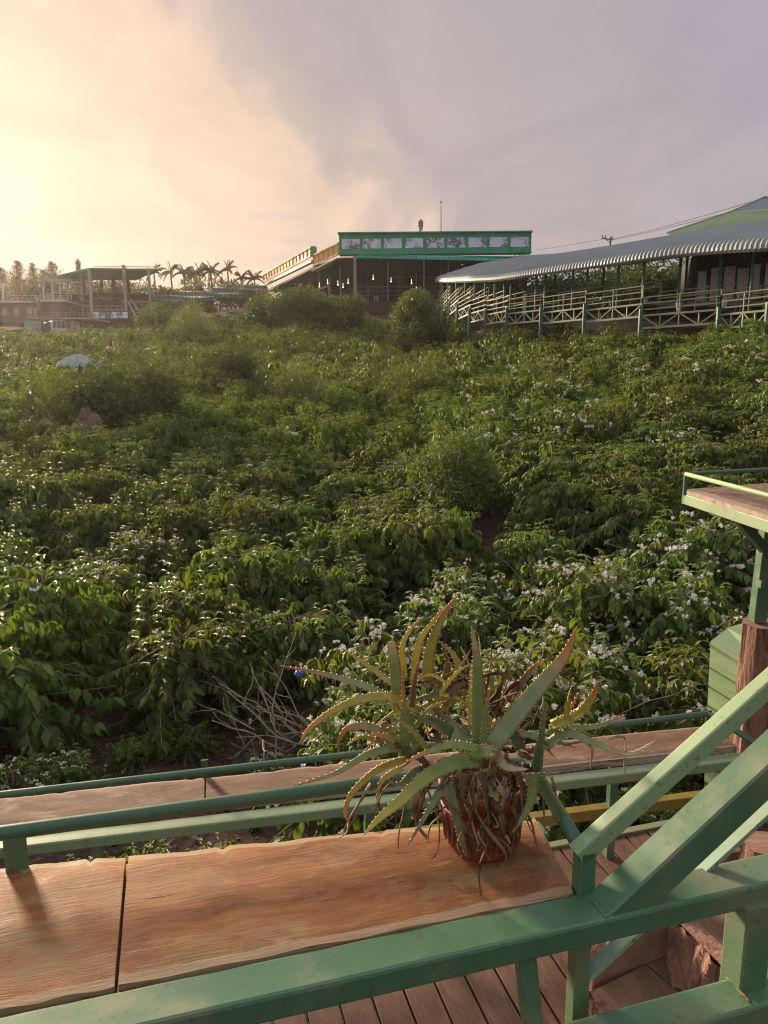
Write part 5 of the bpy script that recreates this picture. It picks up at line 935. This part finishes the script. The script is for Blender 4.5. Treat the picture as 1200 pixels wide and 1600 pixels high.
# folded green sheet-metal fence beside the log
cf = thing('sheet_fence', 'pale green ribbed sheet-metal fence beside the log post', 'fence', PY(1140, 1215, 5.0)); YS = 5.15
prof = [(0, .03), (.045, .03)]; ribs = []
yt, yb_ = 983, 1330; Lx, Rx = 1108, 1230; mb = MB(); rows_ = []
py_l = [1002, 1006, 1012]; out_ = [.03, .03, 0]
for q in range(1030, 1330, 30): py_l += [q, q + 8, q + 11.5, q + 14]; out_ += [0, .06, .06, 0]
vs = []
for k, (py, o_) in enumerate(zip(py_l, out_)):
    xl_ = 1110 - .022*(py - 1002)*2.0; l = PY(xl_, py, YS - o_); r = PY(1210, py + 62, YS - o_ - .55); vs += [l, r]
zz0 = PY(1110, 1002, YS)
tl_, tr2 = PY(1136, 982, YS + .12), PY(1190, 972, YS - .05); vs = [tl_, PY(1222, 1030, YS - .45)] + vs
fs = [(2*k, 2*k+1, 2*k+3, 2*k+2) for k in range(len(vs)//2 - 1)]; mb.add(vs, fs); o = mb.build('sheet', M['sage'], cf, False); sm = o.modifiers.new('thick', 'SOLIDIFY'); sm.thickness = .006; sm.offset = 1
mb = MB(); mb.add([PY(1136, 982, YS + .121), PY(1222, 1030, YS - .449), PY(1222, 990, YS + .1), PY(1160, 975, YS + .3)], [(0,1,2,3)]); o = mb.build('top_sheet', M['sage'], cf, False); sm = o.modifiers.new('thick', 'SOLIDIFY'); sm.thickness = .006; sm.offset = 1
p = PY(467, 1052, 6.1); mb = MB(); rg2 = np.random.default_rng(2); mb.ball((0,0,0), .036, 14, .8); mb.v = [tuple(Vector(v)*(1 + .18*float(rg2.normal())) + p) for v in mb.v]; tag(mb.build('plastic_bag', M['blue']), 'crumpled blue plastic bag caught among bare twigs left of the aloe', 'bag')

def weld(p, q, r, nm_parent, name='weld_bead'):
    n = max(4, int((q - p).length/.004)); wr = np.random.default_rng(int(abs(p.x)*1e4) % 9999); mb = MB(); mb.tube([p.lerp(q, i/n) + V(*wr.normal(0, r*.18, 3)) for i in range(n + 1)], [r*wr.uniform(.75, 1.25) for i in range(n + 1)], 7); mb.smooth = True; return mb.build(name, M['green'], nm_parent)
weld(PZ(912, 1391, ZB), PZ(948, 1433, ZB), .0035, st); weld(PZ(1137, 1528, zl + .001), PZ(1172, 1566, zl + .001), .0022, bc, 'rusty_weld').data.materials[0] = M['rust']

# bare branches left of the aloe
cb = PZ(470, 1150, -3.35); tw = thing('dry_branches', 'tangle of bare pale branches between the shrubs, left of the aloe', 'branches', cb - UP*.15); trg = np.random.default_rng(91); mb = MB()
def twig(p, d, ln, r):
    pts = [p]; n = 7
    for j in range(n): d = (d + V(*trg.normal(0, .22, 3)) + V(0, 0, .02)).normalized(); p = p + d*ln/n; pts.append(p)
    mb.tube(pts, [r*(1 - .72*j/n) for j in range(n + 1)], 5); return pts
for k in range(30):
    a = trg.uniform(0, 6.283); d0 = V(math.cos(a)*1.0, math.sin(a)*.7 - .15, trg.uniform(.0, 1.1)).normalized(); P_ = twig(cb + V(*trg.normal(0, .16, 3)) - UP*.1, d0, trg.uniform(.5, 1.15), trg.uniform(.007, .014))
    for q in (3, 5): twig(P_[q], (P_[q+1] - P_[q-1] + V(*trg.normal(0, .12, 3))).normalized(), trg.uniform(.18, .45), .005)
mb.smooth = True; mb.build('branch', M['pale_twig'], tw)
# ------------------------------------------------------------------ haze, sky, sun, camera
def make_haze():
    m = bpy.data.materials.new('haze_air'); m.use_nodes = True; nt = m.node_tree; nt.nodes.clear(); out = nt.nodes.new('ShaderNodeOutputMaterial')
    pv = nt.nodes.new('ShaderNodeVolumePrincipled'); pv.inputs['Color'].default_value = (.95, .86, .83, 1); pv.inputs['Density'].default_value = .0003; pv.inputs['Anisotropy'].default_value = .7
    nt.links.new(pv.outputs[0], out.inputs['Volume'])
    mb = MB(); mb.box((-186, -46, -1.0), (186, 236, 36)); o = mb.build('haze', m); tag(o, 'pale warm evening haze lying over the slope', 'haze', kind='stuff')
make_haze()
w = bpy.data.worlds.new('World'); bpy.context.scene.world = w; w.use_nodes = True; nt = w.node_tree; nt.nodes.clear()
out = nt.nodes.new('ShaderNodeOutputWorld'); bg = nt.nodes.new('ShaderNodeBackground'); bg.inputs['Strength'].default_value = .1; nt.links.new(bg.outputs[0], out.inputs[0])
sky = nt.nodes.new('ShaderNodeTexSky'); sky.sky_type = 'NISHITA'; sky.sun_disc = False; sky.sun_elevation = SUN_EL; sky.sun_rotation = SUN_AZ; sky.dust_density = 3
tc = nt.nodes.new('ShaderNodeTexCoord'); sx = N(nt, 'SeparateXYZ'); nt.links.new(tc.outputs['Generated'], sx.inputs[0])
SD = Vector((math.sin(SUN_AZ)*math.cos(SUN_EL), math.cos(SUN_AZ)*math.cos(SUN_EL), math.sin(SUN_EL)))
dt = N(nt, 'VectorMath', operation='DOT_PRODUCT'); dt.inputs[1].default_value = SD; nt.links.new(tc.outputs['Generated'], dt.inputs[0])
def math2(op, a, b, c=None):
    n = N(nt, 'Math', operation=op)
    for i, x in enumerate((a, b, c)):
        if x is None: continue
        if isinstance(x, (int, float)): n.inputs[i].default_value = x
        else: nt.links.new(x, n.inputs[i])
    return n.outputs[0]
zc = math2('MAXIMUM', sx.outputs[2], 0.0); den = math2('ADD', zc, .16)      # flat cloud deck: direction / height
cx = math2('DIVIDE', sx.outputs[0], den); cy = math2('DIVIDE', sx.outputs[1], den); cb = N(nt, 'CombineXYZ'); nt.links.new(cx, cb.inputs[0]); nt.links.new(cy, cb.inputs[1])
def cloudn(scale, det, rot, sc, dist=.6):
    mp = N(nt, 'Mapping'); mp.inputs['Rotation'].default_value = (0, 0, rot); mp.inputs['Scale'].default_value = sc; nt.links.new(cb.outputs[0], mp.inputs[0]); return noise(nt, mp.outputs[0], scale, det, .55, dist)
n1 = cloudn(.75, 5, R(25), (1, .55, 1)); n2 = cloudn(2.4, 7, R(20), (1, .45, 1), 1.2)
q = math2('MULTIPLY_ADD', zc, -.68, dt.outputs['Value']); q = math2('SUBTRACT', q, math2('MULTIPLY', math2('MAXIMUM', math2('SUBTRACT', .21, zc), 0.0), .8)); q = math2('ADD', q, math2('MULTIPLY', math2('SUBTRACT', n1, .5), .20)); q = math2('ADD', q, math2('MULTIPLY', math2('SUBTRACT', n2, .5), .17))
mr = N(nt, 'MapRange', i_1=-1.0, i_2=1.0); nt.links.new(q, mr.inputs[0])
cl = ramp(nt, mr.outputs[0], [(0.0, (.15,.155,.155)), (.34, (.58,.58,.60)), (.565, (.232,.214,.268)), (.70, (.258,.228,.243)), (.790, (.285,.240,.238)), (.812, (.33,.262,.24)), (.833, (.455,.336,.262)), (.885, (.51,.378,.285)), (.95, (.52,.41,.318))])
sh = ramp(nt, n2, [(.35, .93), (.65, 1.05)]); cl = mixc(nt, 1.0, cl, sh, 'MULTIPLY')
mp3 = N(nt, 'Mapping'); mp3.inputs['Scale'].default_value = (4, 4, 17); nt.links.new(tc.outputs['Generated'], mp3.inputs[0]); n3 = noise(nt, mp3.outputs[0], 1.6, 6, .6, .8)      # small grey banks low over the horizon
low = N(nt, 'MapRange', i_1=.34, i_2=.08); nt.links.new(zc, low.inputs[0]); bank = math2('MULTIPLY', ramp(nt, n3, [(.50, 0), (.66, .55)]), low.outputs[0]); cl = mixc(nt, bank, cl, (.34, .27, .265))
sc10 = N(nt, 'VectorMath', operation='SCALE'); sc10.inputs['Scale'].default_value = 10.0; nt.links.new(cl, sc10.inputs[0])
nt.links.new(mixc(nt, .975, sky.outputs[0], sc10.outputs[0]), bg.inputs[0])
sun = bpy.data.lights.new('sun', 'SUN'); sun.energy = 5.0; sun.angle = R(9.0); sun.color = (1.0, .80, .56)
so = bpy.data.objects.new('sun', sun); C.objects.link(so); so.rotation_euler = (-SD).to_track_quat('-Z', 'Y').to_euler()
cam = bpy.data.cameras.new('camera'); cam.sensor_fit = 'HORIZONTAL'; cam.sensor_width = 36; cam.lens = 36*FPX/1200; cam.clip_end = 2000; cam.clip_start = .02
co = bpy.data.objects.new('camera', cam); C.objects.link(co); co.location = (0, 0, CZ); co.rotation_euler = (math.pi/2 - PITCH, 0, 0)
S = bpy.context.scene; S.camera = co; S.render.engine = 'CYCLES'
S.view_settings.view_transform = 'Standard'; S.view_settings.look = 'None'; S.view_settings.exposure = 0.84; S.view_settings.gamma = 1
S.cycles.use_denoising = True; S.cycles.max_bounces = 6; S.cycles.diffuse_bounces = 3; S.cycles.glossy_bounces = 2; S.cycles.transmission_bounces = 4; S.cycles.volume_bounces = 0; S.cycles.transparent_max_bounces = 4; S.cycles.caustics_reflective = False; S.cycles.caustics_refractive = False
S.cycles.sample_clamp_indirect = 4
S.cycles.filter_width = 1.15
